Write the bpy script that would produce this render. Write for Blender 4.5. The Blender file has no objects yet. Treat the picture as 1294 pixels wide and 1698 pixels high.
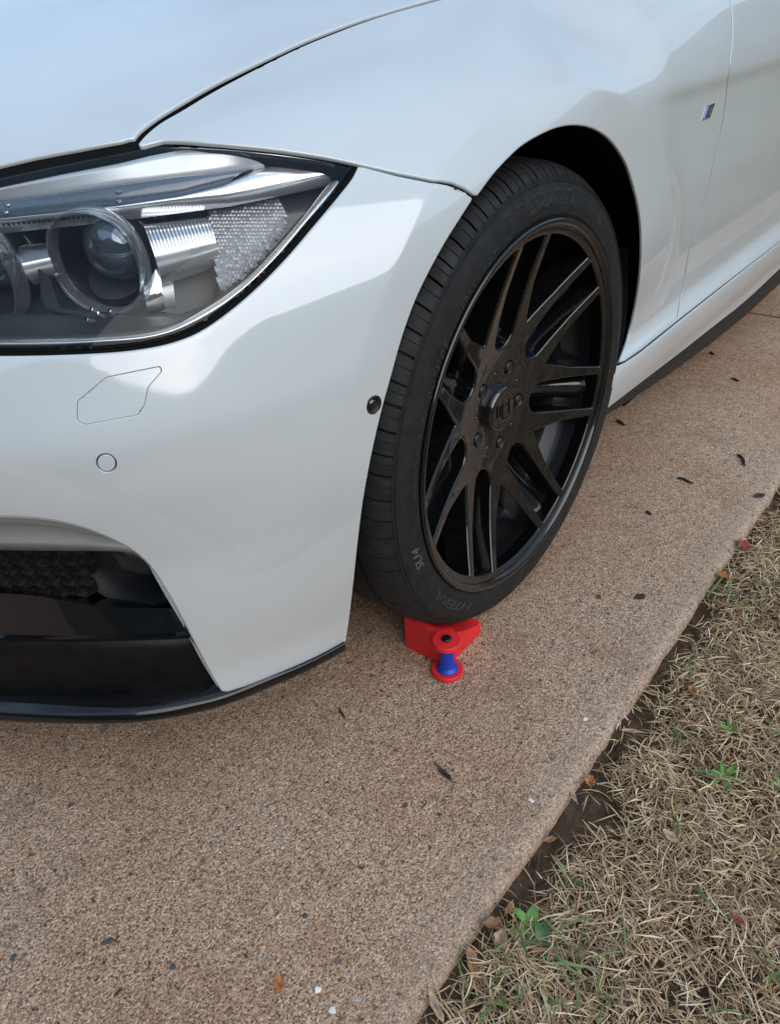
import bpy, bmesh, math, random
import numpy as np
from mathutils import Vector, Matrix, geometry
random.seed(7); rng = np.random.default_rng(7)
SC = bpy.context.scene; COL = SC.collection
ZG = 0.325                                   # height of the wheel centre above the ground

# ------------------------------------------------------------------ camera
YAW, PITCH, ROLL, FPX = 0.8474, 0.5971, -0.0751, 1226.0
CAM = np.array([-0.8229, -0.4475, 0.4817 + ZG])
CX, CY = 647.0, 849.0
_f = np.array([math.cos(PITCH)*math.sin(YAW), math.cos(PITCH)*math.cos(YAW), -math.sin(PITCH)])
_r = np.array([math.cos(YAW), -math.sin(YAW), 0.0]); _u = np.cross(_r, _f)
_r2 = math.cos(ROLL)*_r + math.sin(ROLL)*_u; _u2 = -math.sin(ROLL)*_r + math.cos(ROLL)*_u
camd = bpy.data.cameras.new('camera'); cam = bpy.data.objects.new('camera', camd); COL.objects.link(cam)
M = Matrix.Identity(4)
for i in range(3):
    M[i][0] = _r2[i]; M[i][1] = _u2[i]; M[i][2] = -_f[i]; M[i][3] = CAM[i]
cam.matrix_world = M
camd.sensor_fit = 'HORIZONTAL'; camd.sensor_width = 36.0; camd.lens = FPX/1294.0*36.0
camd.clip_start = 0.02; camd.clip_end = 600
SC.camera = cam

# ------------------------------------------------------------------ world, sun, exposure
SUN_EL, SUN_AZ = math.radians(25), math.radians(192)
w = bpy.data.worlds.new('World'); SC.world = w; w.use_nodes = True
nt = w.node_tree; N, L = nt.nodes, nt.links
for n in list(N): N.remove(n)
out = N.new('ShaderNodeOutputWorld'); bg = N.new('ShaderNodeBackground')
sky = N.new('ShaderNodeTexSky'); sky.sky_type = 'NISHITA'; sky.sun_disc = False
sky.sun_elevation = SUN_EL; sky.sun_rotation = SUN_AZ; sky.air_density = 1.0; sky.dust_density = 2.0; sky.ozone_density = 1.6
tc = N.new('ShaderNodeTexCoord'); mp = N.new('ShaderNodeMapping'); mp.inputs['Scale'].default_value = (1.3, 1.3, 2.6)
mp.inputs['Location'].default_value = (0.4, 0.1, 0.0)
cl = N.new('ShaderNodeTexNoise'); cl.inputs['Scale'].default_value = 1.1; cl.inputs['Detail'].default_value = 4; cl.inputs['Roughness'].default_value = 0.55
rp = N.new('ShaderNodeValToRGB'); rp.color_ramp.elements[0].position = 0.28; rp.color_ramp.elements[1].position = 0.60
mx = N.new('ShaderNodeMix'); mx.data_type = 'RGBA'; mx.inputs[7].default_value = (3.2, 4.6, 6.35, 1)
L.new(tc.outputs['Generated'], mp.inputs['Vector']); L.new(mp.outputs[0], cl.inputs['Vector']); L.new(cl.outputs[0], rp.inputs[0])
L.new(rp.outputs[0], mx.inputs[0]); L.new(sky.outputs[0], mx.inputs[6])
L.new(mx.outputs[2], bg.inputs[0]); bg.inputs[1].default_value = 0.11
L.new(bg.outputs[0], out.inputs[0])
sd = bpy.data.lights.new('sun', 'SUN'); sd.energy = 1.6; sd.angle = math.radians(75); sd.color = (1.0, 0.95, 0.88)
so = bpy.data.objects.new('sun', sd); COL.objects.link(so)
sdir = Vector((math.sin(SUN_AZ)*math.cos(SUN_EL), math.cos(SUN_AZ)*math.cos(SUN_EL), math.sin(SUN_EL)))
so.rotation_euler = sdir.to_track_quat('Z', 'Y').to_euler(); so.location = (-3, -3, 6)
SC.view_settings.view_transform = 'Standard'; SC.view_settings.look = 'None'
SC.view_settings.exposure = 0.60; SC.view_settings.gamma = 1.0

# ------------------------------------------------------------------ materials
def new_mat(name):
    m = bpy.data.materials.new(name); m.use_nodes = True
    return m, m.node_tree.nodes, m.node_tree.links, m.node_tree.nodes['Principled BSDF']
def mat(name, col, rough=0.5, metal=0.0, coat=0.0, coat_r=0.03, spec=0.5, speck=None, bump=None, noise_rough=None):
    """principled material; speck=(scale, amount) tints the colour a little, bump=(scale, distance)"""
    m, n, l, b = new_mat(name)
    b.inputs['Base Color'].default_value = (*col, 1); b.inputs['Roughness'].default_value = rough
    b.inputs['Metallic'].default_value = metal; b.inputs['Coat Weight'].default_value = coat
    b.inputs['Coat Roughness'].default_value = coat_r; b.inputs['Specular IOR Level'].default_value = spec
    tcn = n.new('ShaderNodeTexCoord')
    if speck:
        t = n.new('ShaderNodeTexNoise'); t.inputs['Scale'].default_value = speck[0]; t.inputs['Detail'].default_value = 6
        l.new(tcn.outputs['Object'], t.inputs['Vector'])
        r = n.new('ShaderNodeValToRGB'); r.color_ramp.elements[0].position = 0.3; r.color_ramp.elements[1].position = 0.7
        k = speck[1]
        r.color_ramp.elements[0].color = (*[c*(1-k) for c in col], 1); r.color_ramp.elements[1].color = (*[min(1, c*(1+k)) for c in col], 1)
        l.new(t.outputs[0], r.inputs[0]); l.new(r.outputs[0], b.inputs['Base Color'])
    if noise_rough:
        t = n.new('ShaderNodeTexNoise'); t.inputs['Scale'].default_value = noise_rough[0]; t.inputs['Detail'].default_value = 5
        l.new(tcn.outputs['Object'], t.inputs['Vector'])
        mr = n.new('ShaderNodeMapRange'); mr.inputs['From Min'].default_value = .3; mr.inputs['From Max'].default_value = .7
        mr.inputs['To Min'].default_value = noise_rough[1]; mr.inputs['To Max'].default_value = noise_rough[2]
        l.new(t.outputs[0], mr.inputs[0]); l.new(mr.outputs[0], b.inputs['Roughness'])
    if bump:
        t = n.new('ShaderNodeTexNoise'); t.inputs['Scale'].default_value = bump[0]; t.inputs['Detail'].default_value = 4
        l.new(tcn.outputs['Object'], t.inputs['Vector'])
        bp = n.new('ShaderNodeBump'); bp.inputs['Distance'].default_value = bump[1]; bp.inputs['Strength'].default_value = 0.6
        l.new(t.outputs[0], bp.inputs['Height']); l.new(bp.outputs[0], b.inputs['Normal'])
    return m
def paint_mat():
    m, n, l, b = new_mat('white_paint')
    tcn = n.new('ShaderNodeTexCoord')
    # dust, tiny chips and insect specks in the paint
    v = n.new('ShaderNodeTexVoronoi'); v.inputs['Scale'].default_value = 26; l.new(tcn.outputs['Object'], v.inputs['Vector'])
    th = n.new('ShaderNodeMath'); th.operation = 'LESS_THAN'; th.inputs[1].default_value = 0.034; l.new(v.outputs['Distance'], th.inputs[0])
    v2 = n.new('ShaderNodeSeparateColor'); l.new(v.outputs['Color'], v2.inputs[0])
    g = n.new('ShaderNodeMath'); g.operation = 'GREATER_THAN'; g.inputs[1].default_value = 0.82; l.new(v2.outputs[0], g.inputs[0])
    mu = n.new('ShaderNodeMath'); mu.operation = 'MULTIPLY'; l.new(th.outputs[0], mu.inputs[0]); l.new(g.outputs[0], mu.inputs[1])
    t = n.new('ShaderNodeTexNoise'); t.inputs['Scale'].default_value = 5; t.inputs['Detail'].default_value = 8; l.new(tcn.outputs['Object'], t.inputs['Vector'])
    r = n.new('ShaderNodeValToRGB'); r.color_ramp.elements[0].position = .3; r.color_ramp.elements[1].position = .7
    r.color_ramp.elements[0].color = (.57, .605, .62, 1); r.color_ramp.elements[1].color = (.61, .645, .66, 1)
    l.new(t.outputs[0], r.inputs[0])
    mixc = n.new('ShaderNodeMix'); mixc.data_type = 'RGBA'; mixc.inputs[7].default_value = (.16, .15, .14, 1)
    l.new(mu.outputs[0], mixc.inputs[0]); l.new(r.outputs[0], mixc.inputs[6]); l.new(mixc.outputs[2], b.inputs['Base Color'])
    b.inputs['Roughness'].default_value = 0.42; b.inputs['Coat Weight'].default_value = 1.0; b.inputs['Coat Roughness'].default_value = 0.05
    b.inputs['Coat IOR'].default_value = 1.9
    # faint orange peel
    o = n.new('ShaderNodeTexNoise'); o.inputs['Scale'].default_value = 420; l.new(tcn.outputs['Object'], o.inputs['Vector'])
    bp = n.new('ShaderNodeBump'); bp.inputs['Distance'].default_value = 0.00002; bp.inputs['Strength'].default_value = .5
    l.new(o.outputs[0], bp.inputs['Height']); l.new(bp.outputs[0], b.inputs['Coat Normal'])
    return m
def glass_mat(name, tint=(1, 1, 1), rough=0.02, ior=1.5):
    """thin clear plastic: what is not reflected goes straight through"""
    m, n, l, b = new_mat(name); o = n['Material Output']; n.remove(b)
    tr = n.new('ShaderNodeBsdfTransparent'); tr.inputs[0].default_value = (*tint, 1)
    gl = n.new('ShaderNodeBsdfGlossy'); gl.inputs['Roughness'].default_value = rough
    fr = n.new('ShaderNodeFresnel'); fr.inputs['IOR'].default_value = ior
    ms = n.new('ShaderNodeMixShader'); l.new(fr.outputs[0], ms.inputs[0]); l.new(tr.outputs[0], ms.inputs[1]); l.new(gl.outputs[0], ms.inputs[2])
    l.new(ms.outputs[0], o.inputs[0]); return m
PAINT = paint_mat()
GLOSSBLK = mat('gloss_black_plastic', (.005, .005, .006), .12, spec=.25, coat=.7, noise_rough=(60, .08, .2), bump=(40, .0002))
TEXBLK = mat('grained_black_plastic', (.012, .012, .012), .6, speck=(60, .5), bump=(600, .0004))
SEAL_SHADE = mat('black_seal_and_gap_shade', (.004, .004, .004), .85, spec=.15)  # rubber seals, and the black strips that stand for shade in panel gaps
TYRE = mat('tyre_rubber', (.015, .015, .0155), .62, spec=.3, speck=(70, .35), bump=(500, .0002), noise_rough=(25, .5, .75))
TYRETXT = mat('dusty_rubber_lettering', (.021, .021, .021), .6)
TYREPALE2 = mat('worn_rubber_lettering', (.026, .027, .028), .6)
TYREPALE = mat('pale_rubber_lettering', (.075, .078, .08), .6)
RIM = mat('satin_black_wheel_paint', (.004, .004, .0042), .24, spec=.25, coat=1, coat_r=.035, speck=(240, .7), noise_rough=(90, .25, .33))
RIMGLOSS = mat('gloss_black_wheel_paint', (.006, .006, .007), .14, coat=1, coat_r=.03, noise_rough=(60, .1, .25))
DARK = mat('dark_liner_felt', (.006, .006, .006), .95, spec=.1)
CHROME = mat('chrome', (.82, .84, .86), .08, metal=1, noise_rough=(30, .05, .12))
SATIN = mat('satin_silver', (.33, .34, .35), .32, metal=.9, noise_rough=(50, .25, .4))
HOUSE = mat('headlight_dark_bezel', (.016, .017, .018), .45, spec=.3, noise_rough=(80, .35, .6))
HOUSE2 = mat('headlight_grey_bezel', (.055, .058, .062), .5, spec=.3, metal=.3)
RED = mat('red_printed_plastic', (.74, .022, .028), .5, bump=(300, .0002), speck=(30, .12))
BLUE = mat('blue_printed_plastic', (.008, .045, .42), .38, bump=(300, .0001))
BOLT = mat('black_steel_bolt', (.012, .012, .012), .35, metal=.4)
CALIPER = mat('blue_caliper_paint', (.01, .03, .30), .35, coat=.6)
DISC = mat('brake_disc_steel', (.018, .016, .015), .55, metal=.3, speck=(60, .4))
BRASS = mat('valve_metal', (.6, .56, .42), .3, metal=1)
DRL = mat('light_guide_glass', (.10, .13, .18), .2, coat=1, noise_rough=(120, .1, .35))
LENS = glass_mat('clear_cover_plastic', (.98, .985, .985), .012, 1.38)
CHROMEIN = mat('bright_reflector', (.86, .88, .90), .2, metal=.8, noise_rough=(40, .14, .26))
BALL = mat('projector_glass', (.16, .19, .23), .05, metal=.7, coat=1, coat_r=.0)
def guide_mat():
    m, n, l, b = new_mat('ring_guide_glass'); o = n['Material Output']
    b.inputs['Base Color'].default_value = (.80, .83, .86, 1); b.inputs['Roughness'].default_value = .05; b.inputs['Metallic'].default_value = .75; b.inputs['Coat Weight'].default_value = 1
    tr = n.new('ShaderNodeBsdfTransparent'); tr.inputs[0].default_value = (.8, .84, .86, 1); lw = n.new('ShaderNodeLayerWeight'); lw.inputs[0].default_value = .55
    ms = n.new('ShaderNodeMixShader'); pw = n.new('ShaderNodeMath'); pw.operation = 'MULTIPLY_ADD'; pw.inputs[1].default_value = .75; pw.inputs[2].default_value = .06; l.new(lw.outputs['Facing'], pw.inputs[0]); l.new(pw.outputs[0], ms.inputs[0]); l.new(tr.outputs[0], ms.inputs[1]); l.new(b.outputs[0], ms.inputs[2]); l.new(ms.outputs[0], o.inputs[0]); return m
GUIDE = guide_mat()

# ------------------------------------------------------------------ object helpers
def link(o, parent=None):
    COL.objects.link(o)
    if parent is not None: o.parent = parent
    return o
def tag(o, label=None, cat=None, group=None, kind=None):
    if label: o['label'] = label
    if cat: o['category'] = cat
    if group: o['group'] = group
    if kind: o['kind'] = kind
    return o
def empty(name, loc=(0, 0, 0), parent=None):
    o = bpy.data.objects.new(name, None); o.empty_display_size = .1; o.location = loc
    return link(o, parent)
def mesh_obj(name, V, F, m, parent=None, normals=None, smooth=True, sharp=None):
    me = bpy.data.meshes.new(name); me.from_pydata([tuple(map(float, v)) for v in V], [], [tuple(map(int, f)) for f in F]); me.update()
    if smooth: me.polygons.foreach_set('use_smooth', [True]*len(me.polygons))
    if sharp is not None: me.set_sharp_from_angle(angle=math.radians(sharp))
    if normals is not None: me.normals_split_custom_set_from_vertices([tuple(map(float, n)) for n in normals])
    me.materials.append(m); return link(bpy.data.objects.new(name, me), parent)
class MB:
    """collects simple solids into one mesh"""
    def __init__(s): s.V = []; s.F = []
    def add(s, V, F):
        o = len(s.V); s.V += [tuple(v) for v in V]; s.F += [tuple(i+o for i in f) for f in F]
    def tube(s, pts, r, seg=8, rr=None, closed=False):
        pts = [np.array(q, float) for q in pts]; n = len(pts); V = []; up = np.array([0.13, 0.21, .97])
        for i in range(n):
            a = pts[i-1] if (i > 0 or closed) else pts[0]; b = pts[(i+1) % n] if (i < n-1 or closed) else pts[-1]
            t = b-a; t /= np.linalg.norm(t)+1e-12; e = np.cross(t, up); e /= np.linalg.norm(e)+1e-12; g = np.cross(e, t)
            q = rr[i] if rr is not None else r
            for k in range(seg):
                c = 2*math.pi*k/seg; V.append(pts[i]+q*(math.cos(c)*e+math.sin(c)*g))
        F = []
        for i in range(n if closed else n-1):
            for k in range(seg):
                a = i*seg+k; b = i*seg+(k+1) % seg; c = ((i+1) % n)*seg+(k+1) % seg; d = ((i+1) % n)*seg+k; F.append((a, b, c, d))
        if not closed: F.append(tuple(range(seg))[::-1]); F.append(tuple((n-1)*seg+k for k in range(seg)))
        s.add(V, F)
    def lathe(s, prof, org, axis, seg=48, x=None, a0=0.0, a1=2*math.pi):
        """prof: list of (radius, distance along axis)"""
        ax = np.array(axis, float); ax /= np.linalg.norm(ax)
        x = np.array(x if x is not None else ((0, 0, 1) if abs(ax[2]) < .9 else (1, 0, 0)), float)
        x -= ax*(x@ax); x /= np.linalg.norm(x); y = np.cross(ax, x); o = np.array(org, float); full = abs(a1-a0-2*math.pi) < 1e-6
        n = seg if full else seg+1; V = []
        for (r, h) in prof:
            for k in range(n):
                c = a0+(a1-a0)*k/seg; V.append(o+ax*h+r*(math.cos(c)*x+math.sin(c)*y))
        F = []
        for i in range(len(prof)-1):
            for k in range(seg):
                k2 = (k+1) % n; F.append((i*n+k, i*n+k2, (i+1)*n+k2, (i+1)*n+k))
        s.add(V, F)
    def prism(s, poly, y0, y1):
        """poly in (x,z), extruded along y"""
        n = len(poly); V = [(a, y0, b) for a, b in poly]+[(a, y1, b) for a, b in poly]
        F = [tuple(range(n)), tuple(range(2*n-1, n-1, -1))]+[(i, (i+1) % n, n+(i+1) % n, n+i)[::-1] for i in range(n)]
        s.add(V, F)
    def box(s, c, d, R=None):
        c = np.array(c, float); V = []
        for i in (-1, 1):
            for j in (-1, 1):
                for k in (-1, 1):
                    q = np.array([i*d[0]/2, j*d[1]/2, k*d[2]/2]); V.append(c+(R@q if R is not None else q))
        s.add(V, [(0, 1, 3, 2), (4, 6, 7, 5), (0, 4, 5, 1), (2, 3, 7, 6), (0, 2, 6, 4), (1, 5, 7, 3)])
    def build(s, name, m, parent=None, smooth=True, sharp=35, bevel=None):
        o = mesh_obj(name, s.V, s.F, m, parent, smooth=smooth)
        me = o.data; bm = bmesh.new(); bm.from_mesh(me); bmesh.ops.recalc_face_normals(bm, faces=bm.faces); bm.to_mesh(me); bm.free()
        if smooth and sharp is not None and not bevel: me.set_sharp_from_angle(angle=math.radians(sharp))
        if bevel:
            b = o.modifiers.new('bevel', 'BEVEL'); b.width = bevel; b.segments = 3; b.limit_method = 'ANGLE'; b.angle_limit = math.radians(35); b.harden_normals = True
        return o

# ------------------------------------------------------------------ the shape of the car body
def smin(a, b, k):
    h = np.maximum(k-np.abs(a-b), 0)/k
    return np.minimum(a, b)-h*h*h*k/6
def table(xs, ys, sig, lo=-1.5, hi=2.5, d=.001):
    g = np.arange(lo, hi, d); v = np.interp(g, xs, ys); k = np.arange(-int(4*sig/d), int(4*sig/d)+1)*d
    kk = np.exp(-k*k/2/sig/sig); kk /= kk.sum(); v2 = np.convolve(np.pad(v, len(k)//2, mode='edge'), kk, mode='valid')
    return lambda q: np.interp(q, g, v2)
def sst(a, b, x):
    t = np.clip((x-a)/(b-a), 0, 1); return t*t*(3-2*t)
S_front = table([-.4, -.2, -.14, -.12, -.05, 0, .06, .18, .26, .32, .38, .43, .48, .54, .62, .9],
                [.10, .055, .043, .036, .014, .004, -.003, -.002, .005, .014, .026, .041, .063, .105, .18, .5], .014)
S_rear = table([-.4, -.2, -.14, -.10, -.06, -.045, -.033, -.018, .03, .1, .2, .30, .345, .362, .40, .46, .54, .62, .9],
               [.08, .036, .029, .017, .010, .013, .025, .034, .031, .020, .009, .004, .001, -.005, .002, .018, .055, .10, .42], .0075)
F_in = table([-.4, -.2, -.13, -.05, .045, .135, .19, .235, .27, .30, .385, .45, .6, .9],
             [.02, .0, .008, .006, .004, -.014, -.016, .004, .020, .044, .135, .25, .55, 1.2], .011)
T_z = table([-1.2, -.8, -.6, -.5, -.4, -.25, -.1, 0, .3, .6, 1.0, 2.4], [.10, .27, .350, .378, .408, .445, .470, .488, .545, .60, .64, .70], .05)
RC = table([0, 42, 66, 83, 105, 141, 180], [.46, .437, .408, .397, .387, .384, .384], 6, -20, 200, .5)
R1 = 1.56; XF = -.812
def lev(P):
    """signed height above the smooth body surface (metres, positive outside)"""
    x = P[..., 0]; y = P[..., 1]; z = P[..., 2]-ZG
    y = np.where(y > .9, 1.8-y, y)
    d1 = R1-np.hypot(x-(XF+R1), y-.9)
    wr = sst(.12, .34, x)
    s = S_front(z)*(1-wr)+S_rear(z)*wr
    # lip round the wheel arch: a flat band, then a crease from which the wing leans away
    r = np.hypot(x, z); th = np.degrees(np.arctan2(z, x)); thp = np.where(th < -90, th+360, th)
    lip = np.where(x > 0, -.006+.042*sst(20, -25, thp), -.006+.050*sst(165, 208, thp))
    rc = RC(np.where(thp > 180, 180, thp))
    t = np.clip((r-rc)/.11, 0, 1); t = np.sqrt((r-rc)**2*0+t*t+.0009)-.03; t = np.clip(t, 0, 1); wl = t*(2.2-1.2*t)
    wl = np.clip(wl, 0, 1); keep = sst(-8, 34, thp)*sst(206, 168, thp)
    s = s+(lip-s)*(1-wl)*keep*(r < .9)
    ds = y-s; df = d1-F_in(z); d = smin(ds, df, .42)
    zt = T_z(x)+.085*(1-((.9-y)/.75)**2)-z
    k = .10+.10*sst(-.45, -.15, x)
    d = smin(d, zt, k)
    return -d
def grad(P, h=.0012):
    g = np.stack([lev(P+np.eye(3)[i]*h)-lev(P-np.eye(3)[i]*h) for i in range(3)], -1)
    return g/(np.linalg.norm(g, axis=-1, keepdims=True)+1e-12)
def march(O, D, off, t0, t1, n):
    """first crossing of lev = off along the rays O + t D"""
    off = np.broadcast_to(off, (len(O),)); ts = np.linspace(t0, t1, n); prev = lev(O+D*ts[0])-off
    lo = np.full(len(O), np.nan); hi = np.full(len(O), np.nan); done = np.zeros(len(O), bool)
    for i in range(1, n):
        cur = lev(O+D*ts[i])-off; c = (~done) & (prev > 0) & (cur <= 0); lo[c] = ts[i-1]; hi[c] = ts[i]; done |= c; prev = cur
        if done.all(): break
    for _ in range(26):
        m = (lo+hi)/2; v = lev(O+D*m[:, None])-off > 0; lo = np.where(v, m, lo); hi = np.where(v, hi, m)
    return O+D*((lo+hi)/2)[:, None], done
def rays(px):
    px = np.asarray(px, float)
    d = ((px[:, 0]-CX)/FPX)[:, None]*_r2-((px[:, 1]-CY)/FPX)[:, None]*_u2+_f
    return d
def hit(px, off=0.0):
    px = np.asarray(px, float).reshape(-1, 2); d = rays(px); o = np.repeat(CAM[None], len(px), 0)
    P, ok = march(o, d, off, .15, 4.0, 260)
    if not ok.all(): print('MISS', px[~ok][:6])
    return P
def gp(x, y, z=0.0):
    d = rays([(x, y)])[0]; t = (z-CAM[2])/d[2]; return CAM+d*t
def on_y(x, y, yy):
    d = rays([(x, y)])[0]; t = (yy-CAM[1])/d[1]; return CAM+d*t
DD = np.array([.55, .65, -.52]); DD /= np.linalg.norm(DD)
DU = np.cross(DD, (0, 0, 1)); DU /= np.linalg.norm(DU); DV = np.cross(DU, DD)
def lift_body(off):
    def f(uv):
        o = uv[:, :1]*DU+uv[:, 1:]*DV-DD*3.0
        P, ok = march(o, np.repeat(DD[None], len(o), 0), off, .0, 6.0, 240)
        if not ok.all(): print('lift miss', (~ok).sum(), o[~ok][:3]+3*DD)
        P[~ok] = np.nan
        return P, grad(P)
    return f
def to_uv(items, off=0.0):
    """outline given as photo pixels (2 numbers) or rough 3-D points (3 numbers, z above wheel centre)"""
    out = []
    for it in items:
        if len(it) == 2: P = hit([it], off)[0]
        else: P = np.array([it[0], it[1], it[2]+ZG])
        out.append((P@DU, P@DV))
    return np.array(out)
def densify(q, step, closed=True):
    q = np.asarray(q, float); n = len(q); out = []
    for i in range(n if closed else n-1):
        a, b = q[i], q[(i+1) % n]; m = max(1, int(np.ceil(np.linalg.norm(b-a)/step)))
        for k in range(m): out.append(a+(b-a)*k/m)
    if not closed: out.append(q[-1])
    return np.array(out)
def spline(pts, n=6, closed=False):
    """Catmull-Rom (centripetal-ish) through points; works in any dimension"""
    p = np.asarray(pts, float); m = len(p); out = []
    for i in range(m if closed else m-1):
        p1, p2 = p[i], p[(i+1) % m]
        p0 = p[i-1] if (i > 0 or closed) else 2*p1-p2; p3 = p[(i+2) % m] if (i+2 < m or closed) else 2*p2-p1
        l1 = np.linalg.norm(p2-p1)+1e-9; l0 = np.linalg.norm(p1-p0)+1e-9; l2 = np.linalg.norm(p3-p2)+1e-9
        m1 = (p2-p0)/(l0+l1)*l1; m2 = (p3-p1)/(l1+l2)*l1
        for k in range(n):
            t = k/n; out.append((2*t**3-3*t*t+1)*p1+(t**3-2*t*t+t)*m1+(-2*t**3+3*t*t)*p2+(t**3-t*t)*m2)
    if not closed: out.append(p[-1])
    return [tuple(q) for q in out]
def inside(pts, loop):
    x, y = pts[:, 0], pts[:, 1]; r = np.zeros(len(pts), bool); a = loop; b = np.roll(loop, -1, 0)
    for (x0, y0), (x1, y1) in zip(a, b):
        c = ((y0 > y) != (y1 > y)); r ^= c & (x < (x1-x0)*(y-y0)/((y1-y0) if y1 != y0 else 1e-12)+x0)
    return r
def patch(name, loops, step, lift, m, parent=None, roll=.0015, depth=.012, extra=None, bstep=None, label=None, flip=False, nseg=4, inset=True, hole_roll=None):
    """a sheet-metal or plastic panel: loops in a flat parameter space (first = outline, rest = holes),
    lifted onto its surface, with rolled edges and a return flange"""
    bs = bstep or step*.6
    loops = [densify(q, bs if i == 0 else min(bs, .0016)) if not hole_roll is None else densify(q, bs) for i, q in enumerate(loops)]
    lo = loops[0].min(0); hi = loops[0].max(0)
    gx, gy = np.meshgrid(np.arange(lo[0], hi[0], step), np.arange(lo[1], hi[1], step*.866)); gx = gx+(np.arange(gx.shape[0]) % 2)[:, None]*step/2
    g = np.stack([gx.ravel(), gy.ravel()], 1); g += rng.uniform(-.02, .02, g.shape)*step
    if extra is not None: g = np.concatenate([g, extra])
    ok = inside(g, loops[0])
    for h in loops[1:]: ok &= ~inside(g, h)
    g = g[ok]; B = np.concatenate(loops); keep = np.ones(len(g), bool)
    for i in range(0, len(g), 2000):
        dd = ((g[i:i+2000, None, :]-B[None])**2).sum(-1).min(1); keep[i:i+2000] = dd > (bs*.55)**2
    g = g[keep]; allp = np.concatenate([B, g]); edges = []; o = 0
    for q in loops:
        n = len(q); edges += [(o+i, o+(i+1) % n) for i in range(n)]; o += n
    c0 = allp.mean(0)
    vv, ee, ff, *_ = geometry.delaunay_2d_cdt([Vector(q-c0) for q in allp], edges, [], 0, 1e-7)
    V2 = np.array([tuple(v) for v in vv])+c0; F = np.array([tuple(f) for f in ff if len(f) == 3])
    cen = V2[F].mean(1); ok = inside(cen, loops[0])
    for h in loops[1:]: ok &= ~inside(cen, h)
    F = F[ok]
    a = V2[F[:, 1]]-V2[F[:, 0]]; b = V2[F[:, 2]]-V2[F[:, 0]]; neg = (a[:, 0]*b[:, 1]-a[:, 1]*b[:, 0]) < 0; F[neg] = F[neg][:, ::-1]
    P, Nn = lift(V2)
    F = F[np.isfinite(P[F]).all((1, 2))]; P = np.nan_to_num(P); Nn = np.nan_to_num(Nn)
    fn = np.cross(P[F[:, 1]]-P[F[:, 0]], P[F[:, 2]]-P[F[:, 0]])
    if (np.einsum('ij,ij->i', fn, Nn[F[:, 0]]) > 0).mean() < .5: F = F[:, ::-1]
    cnt = {}
    for f in F:
        for i in range(3):
            e = (f[i], f[(i+1) % 3]); cnt[e] = 1
    be = [e for e in cnt if (e[1], e[0]) not in cnt]
    V = [*P]; NN = [*Nn]; F = [tuple(f) for f in F]
    if depth > 0 or roll > 0:
        outd = {}
        for a, b in be:
            t = P[b]-P[a]; t /= np.linalg.norm(t)+1e-12; o_ = np.cross(t, Nn[a]+Nn[b]); o_ /= np.linalg.norm(o_)+1e-12
            for q in (a, b): outd[q] = outd.get(q, 0)+o_
        RL = {}
        for q in outd:
            RL[q] = roll if hole_roll is None or ((loops[0]-V2[q])**2).sum(1).min() < 1e-9 else hole_roll
        if inset:
            for q, o_ in outd.items():
                roll = RL[q]
                o_ = o_-Nn[q]*(o_@Nn[q]); P[q] = P[q]-roll*o_/(np.linalg.norm(o_)+1e-12); V[q] = P[q]
        ring = {}
        for q, o_ in outd.items():
            roll = RL[q]; n = Nn[q]; o_ = o_-n*(o_@n); o_ = o_/(np.linalg.norm(o_)+1e-12); ids = [q]
            for k in range(1, nseg+1):
                f = math.pi/2*k/nseg; V.append(P[q]+o_*roll*math.sin(f)-n*roll*(1-math.cos(f))); NN.append(n*math.cos(f)+o_*math.sin(f)); ids.append(len(V)-1)
            if depth > 0: V.append(P[q]+o_*roll-n*(roll+depth)); NN.append(o_); ids.append(len(V)-1)
            ring[q] = ids
        for a, b in be:
            ra, rb = ring[a], ring[b]
            for k in range(len(ra)-1): F.append((ra[k], ra[k+1], rb[k+1], rb[k]))
    o = mesh_obj(name, V, F, m, parent, normals=NN)
    if label: o['label'] = label
    return o
def body_patch(name, outline, m, parent, off=0.0, step=.010, holes=(), ext=None, **k):
    loops = [to_uv(outline, off)]+[to_uv(h, off) for h in holes]
    return patch(name, loops, step, lift_body(off), m, parent, extra=ext, **k)
def circle_px(cx, cy, rx, ry, ang=0, n=28):
    a = math.radians(ang)
    return [(cx+rx*math.cos(t)*math.cos(a)-ry*math.sin(t)*math.sin(a), cy+rx*math.cos(t)*math.sin(a)+ry*math.sin(t)*math.cos(a)) for t in np.linspace(0, 2*math.pi, n, endpoint=False)]
def loft(name, curves, m, parent, smooth=True, sharp=None):
    """skin through a list of equally long point rows"""
    n = len(curves[0]); V = [q for c in curves for q in c]
    F = [(i*n+k, i*n+k+1, (i+1)*n+k+1, (i+1)*n+k) for i in range(len(curves)-1) for k in range(n-1)]
    o = mesh_obj(name, V, F, m, parent, smooth=smooth)
    bm = bmesh.new(); bm.from_mesh(o.data); bmesh.ops.recalc_face_normals(bm, faces=bm.faces); bm.to_mesh(o.data); bm.free()
    if sharp: o.data.set_sharp_from_angle(angle=math.radians(sharp))
    return o
def resample(P, n):
    P = np.asarray(P, float); d = np.r_[0, np.cumsum(np.linalg.norm(np.diff(P, axis=0), axis=1))]; t = np.linspace(0, d[-1], n)
    return np.stack([np.interp(t, d, P[:, i]) for i in range(P.shape[1])], 1)
def seam(line, off, width):
    """points for a dark strip that lies below a panel gap"""
    P = hit(resample(line, 60), off); Nn = grad(P); t = np.gradient(P, axis=0); t /= np.linalg.norm(t, axis=1)[:, None]
    s = np.cross(t, Nn); s /= np.linalg.norm(s, axis=1)[:, None]
    return [P-s*width/2, P+s*width/2]

# ================================================================== THE CAR
car = empty('car', (0, 0, 0)); tag(car, 'white car with black multi spoke wheels parked on the concrete driveway', 'car')
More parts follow.
